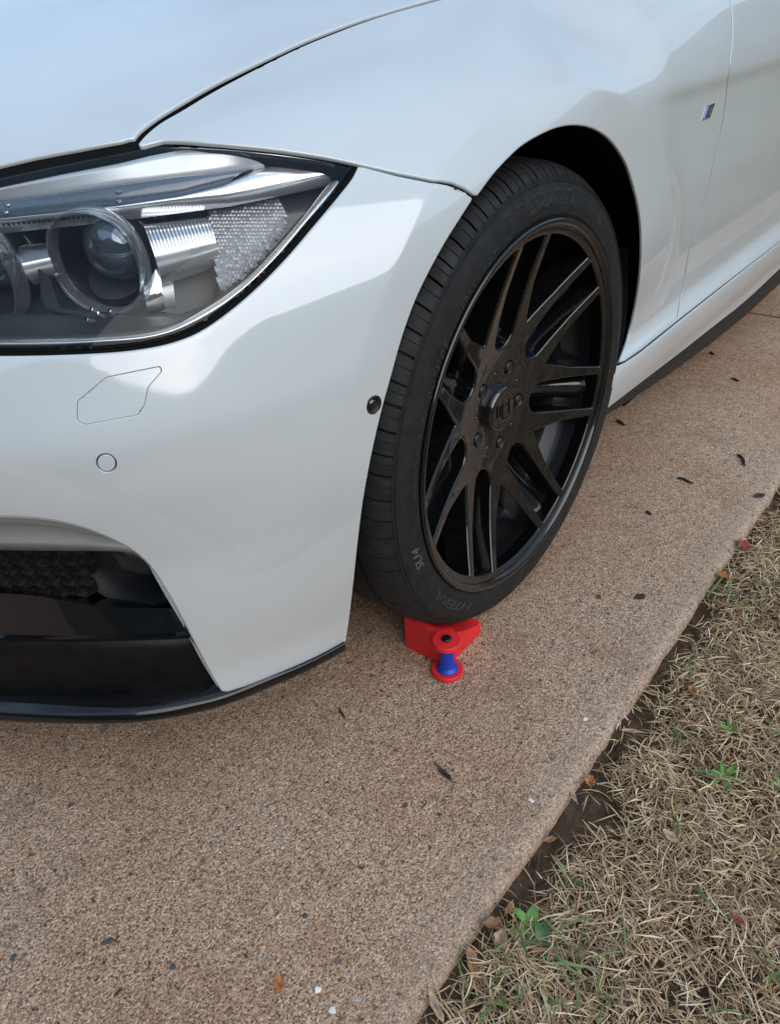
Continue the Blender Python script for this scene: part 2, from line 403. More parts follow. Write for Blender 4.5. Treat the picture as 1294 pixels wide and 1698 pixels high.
# --- seams measured on the photograph
HOOD_EDGE = spline([(222, 229), (233, 216), (262, 194), (300, 171), (350, 142), (400, 117), (450, 93), (500, 70), (550, 50), (600, 32), (650, 17), (700, 3)], 4)
HOOD_FRONT = [(-60, 290), (0, 274), (60, 260), (130, 247), (200, 234)]
FEND_EDGE = spline([(229, 238), (240, 225), (264, 205), (300, 184), (350, 154), (400, 127), (450, 101.5), (500, 77.5), (550, 57), (600, 38), (650, 22), (700, 8)], 4)
ARCH = spline([(1016, 628), (1030, 592), (1045, 553), (1058, 490), (1065, 430), (1063, 360), (1047, 292), (1032, 258), (1010, 230), (985, 214), (960, 208.5), (935, 210), (910, 218), (870, 240), (845, 262), (820, 289), (793, 325)], 5)
ARCH_F = spline([(783, 334), (765, 362), (740, 402), (714, 449), (690, 499), (668, 560), (650, 624), (634, 682), (620, 742), (610, 792), (602, 840), (594, 905), (587, 970), (581, 1020), (575, 1060)], 4)
SEAM_T = [(300, 233.5), (350, 237.5), (400, 242), (470, 250), (540, 261), (600, 274), (660, 288), (720, 300), (752, 305), (772, 314), (787, 324.5)]
SEAM_B = [(594, 276), (603, 276.5), (660, 291.5), (715, 302.5), (745, 307.5), (768, 317), (784, 328.5)]
DOOR_GAP = spline([(1211, 0), (1215, 50), (1210, 107), (1199.5, 198), (1187, 256), (1170, 330), (1144, 412), (1135.7, 458), (1124, 521)], 4)
HLB = spline([(592, 281), (584, 296), (560, 327), (520, 375), (475, 428), (430, 474), (380, 517), (330, 551), (280, 570), (220, 581), (160, 586), (80, 589), (0, 590), (-80, 590)], 4)
CREASE = spline([(368, 1147), (352, 1122), (330, 1080), (300, 1022), (275, 978), (250, 941), (222, 915), (180, 892), (130, 873), (70, 861), (0, 857), (-70, 857)], 4)

# hood
body_patch('hood', [*[q for q in HOOD_EDGE], (.16, .155, .50), (.4, .15, .55), (.72, .145, .60), (.75, .5, .66), (.76, .9, .67), (.75, 1.3, .66), (.72, 1.655, .60), (.16, 1.65, .50), (-.2, 1.65, .44), (-.42, 1.6, .41), (-.50, 1.4, .39), (-.60, 1.15, .37), (-.62, .9, .37), (-.60, .65, .37), (-.56, .5, .375), *HOOD_FRONT, (214, 230)],
           PAINT, car, step=.013, bstep=.006, roll=.0024, depth=.0012)
# fender with finer points along the arch lip crease
def crease_pts():
    out = []
    for th in np.arange(8, 185, .55):
        for dr in (-.022, -.015, -.010, -.006, -.003, 0, .003, .006, .010, .015, .022):
            r = float(RC(th))+dr; t = math.radians(th); out.append((r*math.cos(t), 0.0, r*math.sin(t)+ZG))
    P = np.array(out); P[:, 1] = -.5; D = np.repeat(np.array([[0, 1., 0]]), len(P), 0)
    Q, ok = march(P, D, 0, 0, 1.2, 60); Q = Q[ok]; return np.stack([Q@DU, Q@DV], 1)
CP = crease_pts()
def line_pts(x0, x1, zs, dx=.006):
    P = np.array([(x, -.5, z+ZG) for x in np.arange(x0, x1, dx) for z in zs]); Q, ok = march(P, np.repeat(np.array([[0, 1., 0]]), len(P), 0), 0, 0, 1.2, 60); Q = Q[ok]; return np.stack([Q@DU, Q@DV], 1)
CP = np.concatenate([CP, line_pts(.28, .75, np.arange(.325, .405, .005)), line_pts(.30, .60, np.arange(-.045, -.005, .005))])
CP3 = np.concatenate([line_pts(.45, 1.7, np.arange(.320, .410, .0055)), line_pts(.45, 1.7, np.arange(-.04, .0, .006))])
body_patch('front_fender', [*FEND_EDGE, (.16, .145, .50), (.4, .14, .55), (.66, .135, .59), (.69, .03, .56), *DOOR_GAP, (1124.5, 532), (1094, 556), (1064, 580), (1038, 598), (1020, 605), *ARCH[1:], *SEAM_T[::-1], (270, 233), (243, 240), (232, 243)],
           PAINT, car, step=.0095, bstep=.005, roll=.0020, depth=.002, ext=CP)
# door, running on out of the picture
DG2 = [(x+1.1, y) for x, y in DOOR_GAP]
body_patch('front_door', [*DG2[::-1], (.70, .03, .56), (.72, .10, .60), (1.2, .12, .63), (1.75, .12, .64), (1.72, .02, .3), (1.68, .03, -.03), (1294, 400.5), (1229, 450.5), (1180, 488), (1125, 531)],
           PAINT, car, step=.012, bstep=.006, roll=.0012, depth=.004, ext=CP3)
# side sill and its black lower trim
SILLT = [(1018, 609), (1036, 602), (1064, 584), (1094, 560), (1123, 536), (1180, 491), (1229, 452.5), (1294, 402)]
SILLW = spline([(1294, 446), (1235, 501), (1182, 543), (1135, 580), (1088, 616), (1045, 649), (1006, 679)], 4)
body_patch('side_skirt', [*SILLT, (1.7, .02, -.045), (1.7, .03, -.13), *SILLW, (1010, 650)], PAINT, car, step=.006, roll=.0016, depth=.01)
body_patch('skirt_trim', [(1.7, .034, -.135), (1.7, .04, -.18), (1297, 468), (1238, 523), (1182, 568.5), (1111, 621), (1055, 658), (1003, 691), (1007, 676), *SILLW[::-1][1:]], TEXBLK, car, off=-.004, step=.008, roll=.003, depth=.03)
# bumper corner with its cover and sensor cut-outs
TOW = None
SENS = circle_px(176.5, 768, 17.6, 15.6, 20)
SIDEC = circle_px(620.5, 671.5, 11.2, 14.6, 8)
def scaled(q, s):
    q = np.array(q); c = q.mean(0); return [tuple(c+(v-c)*s) for v in q]
BOT = [(575, 1063), (560, 1071), (520, 1092), (480, 1110), (440, 1126), (400, 1141), (378, 1148)]
def fillet(poly, rad, n=6):
    P = [np.array(q) for q in poly]; m = len(P); out = []
    for i in range(m):
        a, b_, c = P[i-1], P[i], P[(i+1) % m]; r = rad[i] if hasattr(rad, '__len__') else rad
        u = a-b_; v = c-b_; lu, lv = np.linalg.norm(u), np.linalg.norm(v); u = u/lu; v = v/lv; an = math.acos(max(-1, min(1, u@v)))
        if an > 3.0 or r <= 0: out.append(b_); continue
        d = min(r/math.tan(an/2), lu*.48, lv*.48); r = d*math.tan(an/2); p0 = b_+u*d; p1 = b_+v*d; h = (u+v)/np.linalg.norm(u+v); cc = b_+h*(r/math.sin(an/2))
        a0 = math.atan2(*(p0-cc)[::-1]); a1 = math.atan2(*(p1-cc)[::-1]); da = (a1-a0+math.pi) % (2*math.pi)-math.pi
        out += [cc+r*np.array([math.cos(a0+da*k/n), math.sin(a0+da*k/n)]) for k in range(n+1)]
    return [tuple(q) for q in out]
TOW = fillet([(127.6, 666), (127.2, 698), (141, 704.5), (230, 688), (240, 671), (246, 642), (268.5, 616), (266, 607.5), (175.6, 626)], [7, 7, 9, 9, 12, 12, 5, 4, 9])
bumper = body_patch('front_bumper', [*SEAM_B, *ARCH_F, *BOT, *CREASE, (-.74, .45, .0), (-.79, .65, .0), (-.805, .9, .0), (-.80, .9, .15), (-.785, .9, .225), (-.76, .65, .235), (-.71, .45, .25), *HLB[::-1]],
           PAINT, car, step=.0095, bstep=.004, roll=.0022, depth=.0045, holes=[TOW, SENS, SIDEC], ext=CP, hole_roll=.0006)
def small_patch(name, outline, m, parent, **k):
    return body_patch(name, outline, m, parent, step=.006, bstep=.0018, nseg=3, **k)
small_patch('tow_hook_cover', scaled(TOW, .988), PAINT, bumper, roll=.0005, depth=.004, off=-.0002)
small_patch('cover_gap', scaled(TOW, 1.03), SEAL_SHADE, bumper, off=-.005, roll=0, depth=0)
sens = small_patch('parking_sensor', scaled(SENS, .86), PAINT, bumper, roll=.0007, depth=.004, off=-.0006)
small_patch('sensor_ring', scaled(SENS, 1.05), SEAL_SHADE, bumper, off=-.0035, roll=0, depth=0)
# side camera
c0 = hit([(620.5, 671.5)], 0)[0]; n0 = grad(c0[None])[0]
b = MB(); b.lathe([(.0100, -.010), (.0100, .0004), (.0092, .0012), (.0080, .0008), (.0066, -.0018), (.0060, -.0022)], c0, n0, 40); sc_ = b.build('side_camera', TEXBLK, bumper, sharp=50)
b = MB(); b.lathe([(.0064, -.0022), (.0050, -.0008), (.003, .0003), (.0001, .0006)], c0, n0, 32); b.build('camera_lens', mat('camera_glass', (.012, .004, .004), .06, coat=1), sc_, sharp=None)
# dark strips put below the panel gaps to stand for the shade inside
def add_strip(line, off, width):
    a, b_ = seam(line, off, width); n = len(a); G = MB(); G.add([*a, *b_], [(k, k+1, n+k+1, n+k) for k in range(n-1)]); G.build('gap_shade_strip', SEAL_SHADE, car, sharp=None)
mid = [tuple((np.array(a)+np.array(b_))/2) for a, b_ in zip(resample(HOOD_EDGE, 40), resample(FEND_EDGE, 40))]
add_strip(mid, -.0065, .030); add_strip(SEAM_T, -.018, .03); add_strip([(DOOR_GAP[i][0]+1.5, DOOR_GAP[i][1]) for i in range(len(DOOR_GAP))], -.016, .03)
add_strip([(1020, 605), (1064, 580), (1123, 531), (1229, 449), (1290, 402)], -.012, .02)
add_strip([(1008, 677), (1088, 614), (1182, 542), (1290, 450)], -.014, .02)
# door/fender badge with three slanted stripes
def badge():
    q = hit([(1163, 198), (1170, 177), (1184, 172.5), (1184.5, 186), (1182, 190)], 0)
    o, ax = q[0], None
    c = hit([(1174.5, 185.5)], 0)[0]; n = grad(c[None])[0]; ux = np.array([1., 0, 0]); ux -= n*(ux@n); ux /= np.linalg.norm(ux); uz = np.cross(ux, n)
    if uz[2] < 0: uz = -uz
    def P(x, z, h): return c+ux*x+uz*z+n*h
    def slab(pts, h0, h1, m, name, par):
        n_ = len(pts); V = [P(x, z, h0) for x, z in pts]+[P(x, z, h1) for x, z in pts]
        F = [tuple(range(n_, 2*n_))]+[(i, (i+1) % n_, n_+(i+1) % n_, n_+i) for i in range(n_)]
        o_ = MB(); o_.add(V, F); return o_.build(name, m, par, smooth=False)
    def sl(x0, x1, z0=-.0085, z1=.0085, k=.45):
        return [(x0+k*z0, z0), (x1+k*z0, z0), (x1+k*z1, z1), (x0+k*z1, z1)]
    base = slab(sl(-.019, .017, -.0100, .0100), -.002, .0012, CHROME, 'badge', car)
    for x0, x1, cc, nm in ((-.0150, -.0095, (.25, .48, .75), 'light_blue_stripe'), (-.0090, -.0035, (.015, .03, .18), 'dark_blue_stripe'), (-.0030, .0020, (.40, .01, .015), 'red_stripe')):
        slab(sl(x0, x1), .0012, .0019, mat(nm, cc, .25, coat=1), nm, base)
    slab(sl(.0035, .0160), .0012, .0019, GLOSSBLK, 'black_field', base)
    mm = MB()
    for x0, x1, z0, z1 in ((.0050, .0068, -.006, .006), (.0085, .0100, -.002, .006), (.0117, .0135, -.006, .006)):
        pts = sl(x0, x1, z0, z1); n_ = 4; V = [P(x, z, .0019) for x, z in pts]+[P(x, z, .0025) for x, z in pts]
        mm.add(V, [(4, 5, 6, 7)]+[(i, (i+1) % 4, 4+(i+1) % 4, 4+i) for i in range(4)])
    mm.build('chrome_letter', CHROME, base, smooth=False)
badge()

# blacked-out nose between the headlights (just outside the picture)
body_patch('front_grille', [(-97, 300), (-.50, .45, .375), (-.60, .65, .362), (-.615, .9, .36), (-.615, 1.1, .36), (-.75, 1.1, .24), (-.78, .9, .235), (-.75, .65, .245), (-.70, .45, .26), (-97, 592)], GLOSSBLK, car, off=-.006, step=.02, roll=.002, depth=.02)
# --- lower bumper: white return, dark intake, gloss lip
n_ = 90
A = hit(resample(CREASE, n_), -.002)                      # outer crease
Bc = spline([(369, 1150), (355, 1130), (331, 1090), (302, 1034), (277, 992), (256, 955), (241, 928), (222, 917), (180, 914), (120, 913.5), (60, 913), (0, 912), (-70, 911)], 4)
Bo = np.interp(np.linspace(0, 1, n_), [0, .35, .50, .62, 1], [-.010, -.016, -.028, -.042, -.045])
Bp = hit(resample(Bc, n_), Bo)
nA = grad(A); sv = A-Bp; sv /= np.linalg.norm(sv, axis=1)[:, None]; rows = [A+sv*.006-nA*.0035]
for t in (0, .12, .28, .46, .64, .82, 1):
    q = A*(1-t)+Bp*t-nA*0.010*math.sin(math.pi*t)
    rows.append(q)
rows.append(Bp-grad(Bp)*.03+np.array([0, .0, .012]))
loft('bumper_brow', rows, PAINT, bumper)
intake = body_patch('air_intake', [(275, 985), (262, 940), (220, 900), (0, 900), (-200, 900), (-.72, .5, .02), (-.72, .5, -.08), (-200, 1020), (0, 1012), (150, 1016), (280, 1020)], TEXBLK, car, off=-.075, step=.02, roll=0, depth=0)
# honeycomb mesh of raised cells in front of it
hm = MB()
for i in range(-8, 10):
    for j in range(-2, 6):
        pc = (-60+i*27+(j % 2)*13.5, 918+j*17)
        if not (pc[0] < 150 and 908 < pc[1] < 1003): continue
        q = hit([pc], -.056)[0]; nn_ = grad(q[None])[0]; hu = np.cross(nn_, (0, 0, 1)); hu /= np.linalg.norm(hu); hv = np.cross(hu, nn_)
        pts = [q+hu*.0140*math.cos(a)+hv*.0120*math.sin(a) for a in np.linspace(0, 2*math.pi, 6, endpoint=False)+math.pi/6]
        qn = [q+nn_*.010+(w_-q)*.88 for w_ in pts]; qi = [q-nn_*.006+(w_-q)*.66 for w_ in pts]
        V = [*pts, *qn, *qi]; F = []
        for k in range(6):
            k2 = (k+1) % 6; F += [(k, k2, 6+k2, 6+k), (6+k, 6+k2, 12+k2, 12+k)]
        hm.add(V, F)
for j in range(-1, 6):
    hm.tube(list(hit(resample([(-80, 918+j*17), (140, 918+j*17)], 24), -.060)), .003, 6)
hm.tube(list(hit([(40, 901), (40, 960), (40, 1003)], -.060)), .003, 6)
hm.build('honeycomb_grille', TEXBLK, intake, smooth=False)
# round fog light shroud
fc = hit([(196, 932)], -.050)[0]; fa = np.array([-.93, -.36, -.05]); 
b = MB(); b.lathe([(.070, -.035), (.069, -.010), (.066, .002), (.060, .006), (.054, .000), (.050, -.014), (.046, -.030), (.044, -.034)], fc, fa, 64); fs = b.build('fog_light_shroud', mat('satin_black_shroud', (.007, .0075, .009), .5, spec=.3), intake, sharp=60)
b = MB(); b.lathe([(.045, -.034), (.040, -.024), (.028, -.016), (.001, -.012)], fc, fa, 48); b.build('fog_light_lens', mat('fog_glass', (.05, .05, .045), .08, coat=1), fs, sharp=None)
# gloss black shelf, black panel and lip
shelf_t = hit(resample(spline([(-260, 972), (-90, 985), (0, 984), (60, 988), (130, 1000), (200, 1008), (270, 1008), (290, 1010)], 4), 60), -.024)
shelf_m = hit(resample([(-260, 1036), (-90, 1052), (0, 1052), (100, 1054), (200, 1053), (280, 1050), (312, 1046)], 60), -.012)
shelf_n = hit(resample([(-260, 1041), (-90, 1058), (0, 1058), (100, 1060), (200, 1059), (285, 1055), (316, 1052)], 60), -.008)
shelf_b = hit(resample([(-260, 1044), (-90, 1062), (0, 1062), (100, 1064), (200, 1063), (290, 1060), (319, 1058)], 60), -.014)
back_ = hit(resample([(-260, 962), (-90, 975), (0, 974), (130, 985), (200, 990), (285, 990)], 60), -.060)
lower = loft('gloss_shelf', [back_, shelf_t, shelf_t*.55+shelf_m*.45, shelf_m, shelf_n, shelf_b, shelf_b+np.array([.012, .012, -.004])], GLOSSBLK, car, sharp=14)
pan_t = hit(resample([(-260, 1045), (-90, 1063), (0, 1063), (100, 1065), (200, 1064), (290, 1061), (319, 1058)], 60), -.014)
pan_b = hit(resample([(-260, 1150), (-90, 1176), (0, 1177), (100, 1179), (200, 1177), (300, 1166), (364, 1152)], 60), -.016)
loft('lower_panel', [pan_t+np.array([.01, .01, 0]), pan_t, pan_t*.66+pan_b*.34+np.array([.004, .004, 0]), pan_t*.3+pan_b*.7+np.array([.005, .005, 0]), pan_b, pan_b+np.array([.03, .03, -.002])], mat('black_lower_panel', (.0045, .0045, .0045), .5, spec=.2, coat=.05, coat_r=.2, speck=(40, .6), bump=(70, .0008)), car)
LT = spline([(572, 1066), (540, 1084), (500, 1103), (460, 1120), (410, 1140), (366, 1154), (330, 1163), (280, 1171), (220, 1177), (140, 1181), (60, 1180), (0, 1178), (-120, 1172), (-260, 1152)], 4)
LB = spline([(573, 1075), (541, 1093), (502, 1113), (462, 1130), (412, 1151), (372, 1166), (335, 1176), (282, 1187), (220, 1194.5), (140, 1197), (60, 1195.5), (0, 1193), (-120, 1187), (-260, 1167)], 4)
lt = hit(resample(LT, 110), .0032)
taper = np.interp(np.linspace(0, 1, 110), [0, .12, .45, 1], [.001, .006, .016, .020])
lb = lt.copy(); nrm = grad(lt); nrm[:, 2] = 0; nrm /= np.linalg.norm(nrm, axis=1)[:, None]
# outer rim of the splitter: where the lower outline's ray meets the plane just below
dz = np.interp(np.linspace(0, 1, 110), [0, .4, 1], [.004, .006, .006])
LBr = resample(LB, 110); dR = rays(LBr); tz = ((lt[:, 2]-dz-.004)-CAM[2])/dR[:, 2]; lb = CAM+dR*tz[:, None]
inn = lt-nrm*.03+np.array([0, 0, .001])
loft('splitter_lip', [inn, lt, lt*.5+lb*.5+np.array([0, 0, .0012]), lb*.85+lt*.15+np.array([0, 0, .0009]), lb, lb-np.array([0, 0, .0035]), lb-nrm*.008-np.array([0, 0, .006]), lb-nrm*.12-np.array([0, 0, .006])], GLOSSBLK, car)

# --- wheel arch liner, floor pan
la = np.radians(np.linspace(-27, 192, 120))
def arch_y(r, a):
    o = np.stack([r*np.cos(a), np.full_like(a, -.4), ZG+r*np.sin(a)], 1); P, ok = march(o, np.repeat(np.array([[0, 1., 0]]), len(a), 0), 0, 0, 1.4, 80); return P[:, 1]
ya = np.maximum(arch_y(.363, la), arch_y(.375, la)); rows = []
for r_, dy_ in ((.364, .0075), (.3665, .012), (.372, .03), (.375, .10)): rows.append([(r_*math.cos(a), y_+dy_, ZG+r_*math.sin(a)) for a, y_ in zip(la, ya)])
for r_, y_ in ((.375, .30), (.34, .36), (.001, .37)): rows.append([(r_*math.cos(a), y_, ZG+r_*math.sin(a)) for a in la])
liner = loft('wheel_arch_liner', rows, DARK, car)
b = MB()                                                       # liner edge strip behind the wheel with its clips
ang = np.radians(np.linspace(-26, 24, 26)); rows = []
for r_, y_ in ((.3585, .03), (.357, .045), (.356, .075), (.366, .085)):
    rows.append([(r_*math.cos(a), y_+.012*max(0, -math.degrees(a))/28, ZG+r_*math.sin(a)) for a in ang])
strip = loft('liner_strip', rows, mat('liner_plastic', (.015, .016, .017), .5), liner)
for a in (22, 6, -12):
    a = math.radians(a); q = np.array([.356*math.cos(a), .06, ZG+.356*math.sin(a)]); b = MB(); b.lathe([(.008, -.002), (.008, .002), (.006, .003), (.0045, .001), (.0001, .001)], q, (-math.cos(a), -.2, -math.sin(a)), 20)
    b.build('liner_clip', TEXBLK, liner)
b = MB(); b.prism([(-.72, .165), (-.60, .150), (-.39, .150), (-.37, .19), (-.37, .17+.02), (-.38, .70), (-.45, .66), (-.6, .60), (-.68, .45)], .42, 1.38); 
b.box((.3, .9, .42), (1.6, .95, .50)); b.box((2.6, .9, .40), (3.8, 1.6, .46))
b.build('underbody', DARK, car, smooth=False)
b = MB(); b.box((1.9, .9, .155), (2.9, 1.70, .03)); b.build('floor_pan', DARK, car, smooth=False)

# ------------------------------------------------------------------ headlight
HL = spline([(587, 277), (578, 290), (553, 324), (512, 372), (468, 424), (424, 468), (374, 511), (324, 544), (276, 563), (218, 574), (158, 579), (80, 582), (0, 583), (-80, 583)], 4)
HLT = [(-80, 312), (0, 294), (60, 281), (120, 269), (180, 257), (230, 247), (270, 241), (330, 243), (400, 248), (470, 256), (540, 266)]
seal = body_patch('headlight_seal', [*HLB, (-95, 596), (-95, 285), (0, 268), (100, 247), (200, 230), (222, 222), (240, 236), (300, 231), (400, 240), (500, 253), (560, 262), (592, 272)],
                  SEAL_SHADE, car, off=-.0055, step=.012, roll=.001, depth=.02, holes=[scaled([*HL, *HLT], .985)])
hl = body_patch('headlight', [*HL, (-95, 590), (-95, 300), *HLT], HOUSE, car, off=-.098, step=.014, bstep=.01, roll=0, depth=0, flip=True)
body_patch('lens_cover', [*HL, (-95, 590), (-95, 305), *HLT], LENS, hl, off=-.0025, step=.010, bstep=.004, roll=.003, depth=.004)
# side walls of the housing
edge = resample([*HL, (-95, 590)], 120); e0 = hit(edge, -.004); e1 = hit(edge, -.085)
loft('housing_wall', [hit(edge, -.006), e0-grad(e0)*.03, e0-grad(e0)*.10], HOUSE, hl)
def band(name, top, bot, o_top, o_bot, m, n=80, thick=.004, bulge=0.0, par=None):
    a = hit(resample(top, n), o_top); c = hit(resample(bot, n), o_bot); g_ = grad(a)
    rows = [a-g_*thick, a, a*.75+c*.25+g_*bulge*.75, (a+c)/2+g_*bulge, a*.25+c*.75+g_*bulge*.75, c, c-g_*thick]
    return loft(name, rows, m, par or hl)
# top lid: dark fade then silver plate seen through the cover
band('lid_shade', [(-90, 300), (0, 290), (120, 266), (222, 246), (272, 240)], [(-90, 330), (0, 316), (99, 295), (198, 276), (300, 249)], -.010, -.016, HOUSE)
band('top_plate', [(-90, 326), (0, 312), (99, 291), (198, 272), (250, 259), (297, 250), (350, 248), (420, 253), (500, 262), (548, 269)], [(-90, 345), (0, 332), (100, 319), (200, 304), (300, 290), (420, 278), (500, 269), (549, 273)], -.0085, -.020, mat('silver_plate', (.72, .75, .78), .3, metal=.35))
band('running_light', [(-90, 346), (0, 333), (100, 320), (200, 305), (300, 291), (420, 281)], [(-90, 376), (0, 361), (100, 351), (200, 339), (300, 325), (375, 308)], -.020, -.026, DRL, bulge=.004)
for px in ((9, 352), (197, 334), (12, 340), (196, 318)):
    q = hit([px], -.018)[0]; b = MB(); b.box(q, (.004, .004, .0022)); b.build('guide_stud', CHROME, hl, smooth=False, bevel=.0006)
band('chrome_blade', [(-90, 378), (0, 363), (100, 353), (200, 341), (300, 326), (372, 308), (425, 281), (498, 266), (571, 278)], [(-90, 386), (0, 371), (100, 361), (200, 351), (300, 338), (380, 328), (430, 318), (495, 305), (562, 292)], -.020, -.024, CHROMEIN, bulge=.002, thick=.012)
band('blade_underside', [(-90, 386), (0, 371), (100, 361), (200, 351), (300, 338), (380, 328), (430, 318), (495, 305), (562, 292)], [(-90, 392), (0, 377), (100, 368), (200, 358), (300, 344), (380, 333), (430, 322), (495, 308), (562, 294)], -.024, -.060, HOUSE)
band('chrome_edge_trim', spline([(556, 300), (545, 306), (500, 363), (455, 415), (410, 462), (372, 492), (330, 518), (285, 541), (240, 552), (180, 558), (80, 562), (-80, 562)], 4), spline([(562, 302), (548, 322), (504, 373), (461, 424), (415, 470), (374, 503), (330, 530), (285, 550), (240, 561), (180, 566), (80, 571), (-80, 571)], 4), -.012, -.008, CHROMEIN, thick=.006, bulge=.001)
band('lower_bezel', spline([(545, 306), (500, 361), (455, 413), (410, 460), (368, 488), (325, 512), (280, 524), (220, 526), (150, 524), (80, 522), (-80, 520)], 4), spline([(556, 300), (545, 307), (500, 364), (455, 416), (410, 463), (372, 493), (325, 519), (280, 542), (180, 559), (80, 563), (-80, 563)], 4), -.055, -.014, HOUSE2, thick=.003, bulge=-.004)
# projector units
def halo(cpx, off, R, ax, par, ball, squash=.99):
    c = hit([cpx], off)[0]; ax = np.array(ax, float); ax /= np.linalg.norm(ax)
    e1 = np.cross(ax, (0, 0, 1)); e1 /= np.linalg.norm(e1); e2 = np.cross(e1, ax)
    b = MB(); b.lathe([(R*1.02, -.055), (R*.99, -.020), (R*.96, -.012), (R*.92, -.016), (R*.84, -.034), (R*.72, -.040)], c, ax, 64); unit = b.build('projector_shroud', mat('shroud_black', (.006, .006, .007), .35), par, sharp=60)
    # light ring: open at the top, flat-sided like a hexagon with soft corners
    def ringpt(t, r, h):
        k = (abs(math.cos(t))**5+abs(math.sin(t))**5)**(-1/5); k = 1+(k-1)*.16
        return c+ax*h+(e1*math.cos(t)+e2*math.sin(t)*squash)*r*k
    T_ = np.linspace(0, 2*math.pi, 97)
    rows = [[ringpt(t, r, h) for t in T_] for r, h in ((R*1.0, -.012), (R*1.01, .000), (R*1.045, .0035), (R*1.09, .001), (R*1.11, -.012), (R*1.05, -.017), (R*1.0, -.012))]
    g = loft('light_ring', rows, GUIDE, unit)
    rb = MB()
    for t in np.linspace(0, 2*math.pi, 120, endpoint=False):
        rb.tube([ringpt(t, R*1.012, .0012), ringpt(t, R*1.04, .0036)], .0003, 4)
    rb.build('ring_flute', SATIN, g)
    bc_ = hit([ball], off+.004)[0]-ax*.012; b = MB(); b.lathe([(R*.76, -.036), (R*.755, -.020), (R*.70, -.008), (R*.58, .003), (R*.40, .0095), (R*.20, .0130), (.0003, .0142)], bc_, ax, 56); b.build('projector_lens', BALL, unit, sharp=None)
    b = MB(); b.lathe([(R*.86, -.034), (R*.82, -.016), (R*.775, -.014), (R*.77, -.03)], bc_, ax, 48); b.build('projector_bowl', mat('bowl_black', (.01, .01, .011), .25, coat=.5), unit, sharp=None)
    return c, e1, e2, ax
AX = (-.91, -.40, -.02)
halo((158, 439), -.056, .0440, AX, hl, (168, 420))
halo((-42, 456), -.062, .0440, (-.95, -.30, -.02), hl, (-28, 436))
# chrome cone round the right-hand unit and the reflector drums beside both
def drum(pa, pb, off, r, par, name='reflector_drum'):
    a = hit([pa], off)[0]; c = hit([pb], off)[0]; ax = c-a; Ld = np.linalg.norm(ax); ax /= Ld
    b = MB(); n = 64; V = []; F = []
    vx = np.cross(ax, (0, 0, 1)); vx /= np.linalg.norm(vx); vy = np.cross(vx, ax)
    hs = np.linspace(0, Ld, 5)
    for h in hs:
        for k in range(n*2):
            t = math.pi*2*k/(n*2); rr = r*(1-.18*h/Ld)
            V.append(a+ax*h+(vx*math.cos(t)+vy*math.sin(t))*rr)
    m_ = n*2
    for i in range(4):
        for k in range(m_): F.append((i*m_+k, i*m_+(k+1) % m_, (i+1)*m_+(k+1) % m_, (i+1)*m_+k))
    b.add(V, F); b.add([V[k] for k in range(m_)], [tuple(range(m_))])
    d_ = b.build(name, CHROMEIN, par, sharp=40)
    fl = MB()
    for i in range(18):
        h = Ld*(i+.5)/18; rr = r*(1-.18*h/Ld)+.0003
        for s0 in (-2.6, .5):
            fl.tube([a+ax*h+(vx*math.cos(t)+vy*math.sin(t))*rr for t in np.linspace(s0-.15, s0+.75, 8)], .0008, 5)
    fl.build('drum_flute', SATIN, d_); return d_
drum((252, 424), (352, 402), -.060, .027, hl)
drum((48, 440), (92, 430), -.070, .018, hl)
body_patch('grey_bezel', [(268, 348), (330, 338), (345, 400), (362, 470), (350, 512), (300, 530), (262, 520), (272, 450), (258, 400)], HOUSE2, hl, off=-.078, step=.008, roll=.003, depth=.01)
band('chrome_cone', [(224, 352), (234, 350), (244, 349), (258, 349)], [(244, 513), (252, 511), (262, 508), (272, 503)], -.072, -.072, CHROME, n=20, bulge=.012, thick=.01)
band('satin_strip', [(250, 349), (258, 348), (266, 347), (276, 346)], [(266, 512), (274, 511), (282, 510), (292, 509)], -.077, -.077, SATIN, n=12, bulge=.010, thick=.01)
body_patch('inner_bezel', [(66, 500), (90, 520), (150, 530), (240, 536), (320, 530), (345, 512), (300, 520), (220, 522), (100, 508), (82, 455), (62, 440)], HOUSE, hl, off=-.060, step=.01, roll=.003, depth=.01)
# corner reflector made of little facets
def facets():
    poly = np.array([(345, 345), (400, 335), (455, 325), (472, 345), (474, 372), (452, 405), (420, 440), (385, 470), (366, 482), (360, 440), (352, 390)], float)
    V = []; F = []
    xs = np.arange(340, 480, 6.0); ys = np.arange(320, 490, 6.0)
    c = np.array([(x+(j % 2)*3, y) for j, y in enumerate(ys) for x in xs]); c = c[inside(c, poly)]
    P = hit(c, -.050); Nn = grad(P)
    for q, n in zip(P, Nn):
        e = np.cross(n, (0, 0, 1)); e /= np.linalg.norm(e); g = np.cross(e, n); s = .0027; h = rng.uniform(.0009, .0016, 5)
        k = len(V); tilt = rng.uniform(-.0006, .0006, 2)
        V += [q-e*s-g*s, q+e*s-g*s, q+e*s+g*s, q-e*s+g*s, q+n*h[0]+e*tilt[0]+g*tilt[1]]
        F += [(k, k+1, k+4), (k+1, k+2, k+4), (k+2, k+3, k+4), (k+3, k, k+4)]
    return mesh_obj('faceted_reflector', V, F, mat('facet_silver', (.30, .31, .325), .32, metal=.35, coat=.8), hl, smooth=False)
facets()
body_patch('corner_tray', [(345, 340), (460, 322), (548, 306), (500, 362), (455, 414), (410, 460), (370, 488), (360, 440)], mat('tray_grey', (.10, .10, .105), .3, metal=.5), hl, off=-.054, step=.01, roll=.002, depth=.01)
qa = hit([(150, 531)], -.030)[0]; b = MB()
for dx, dz_ in ((0, 0), (.010, .002), (.020, .001), (.006, .007)):
    b.box(qa+np.array([dx*.9, -dx*.3, dz_]), (.008, .004, .003), np.array(Matrix.Rotation(.5+dx*30, 3, 'Y')))
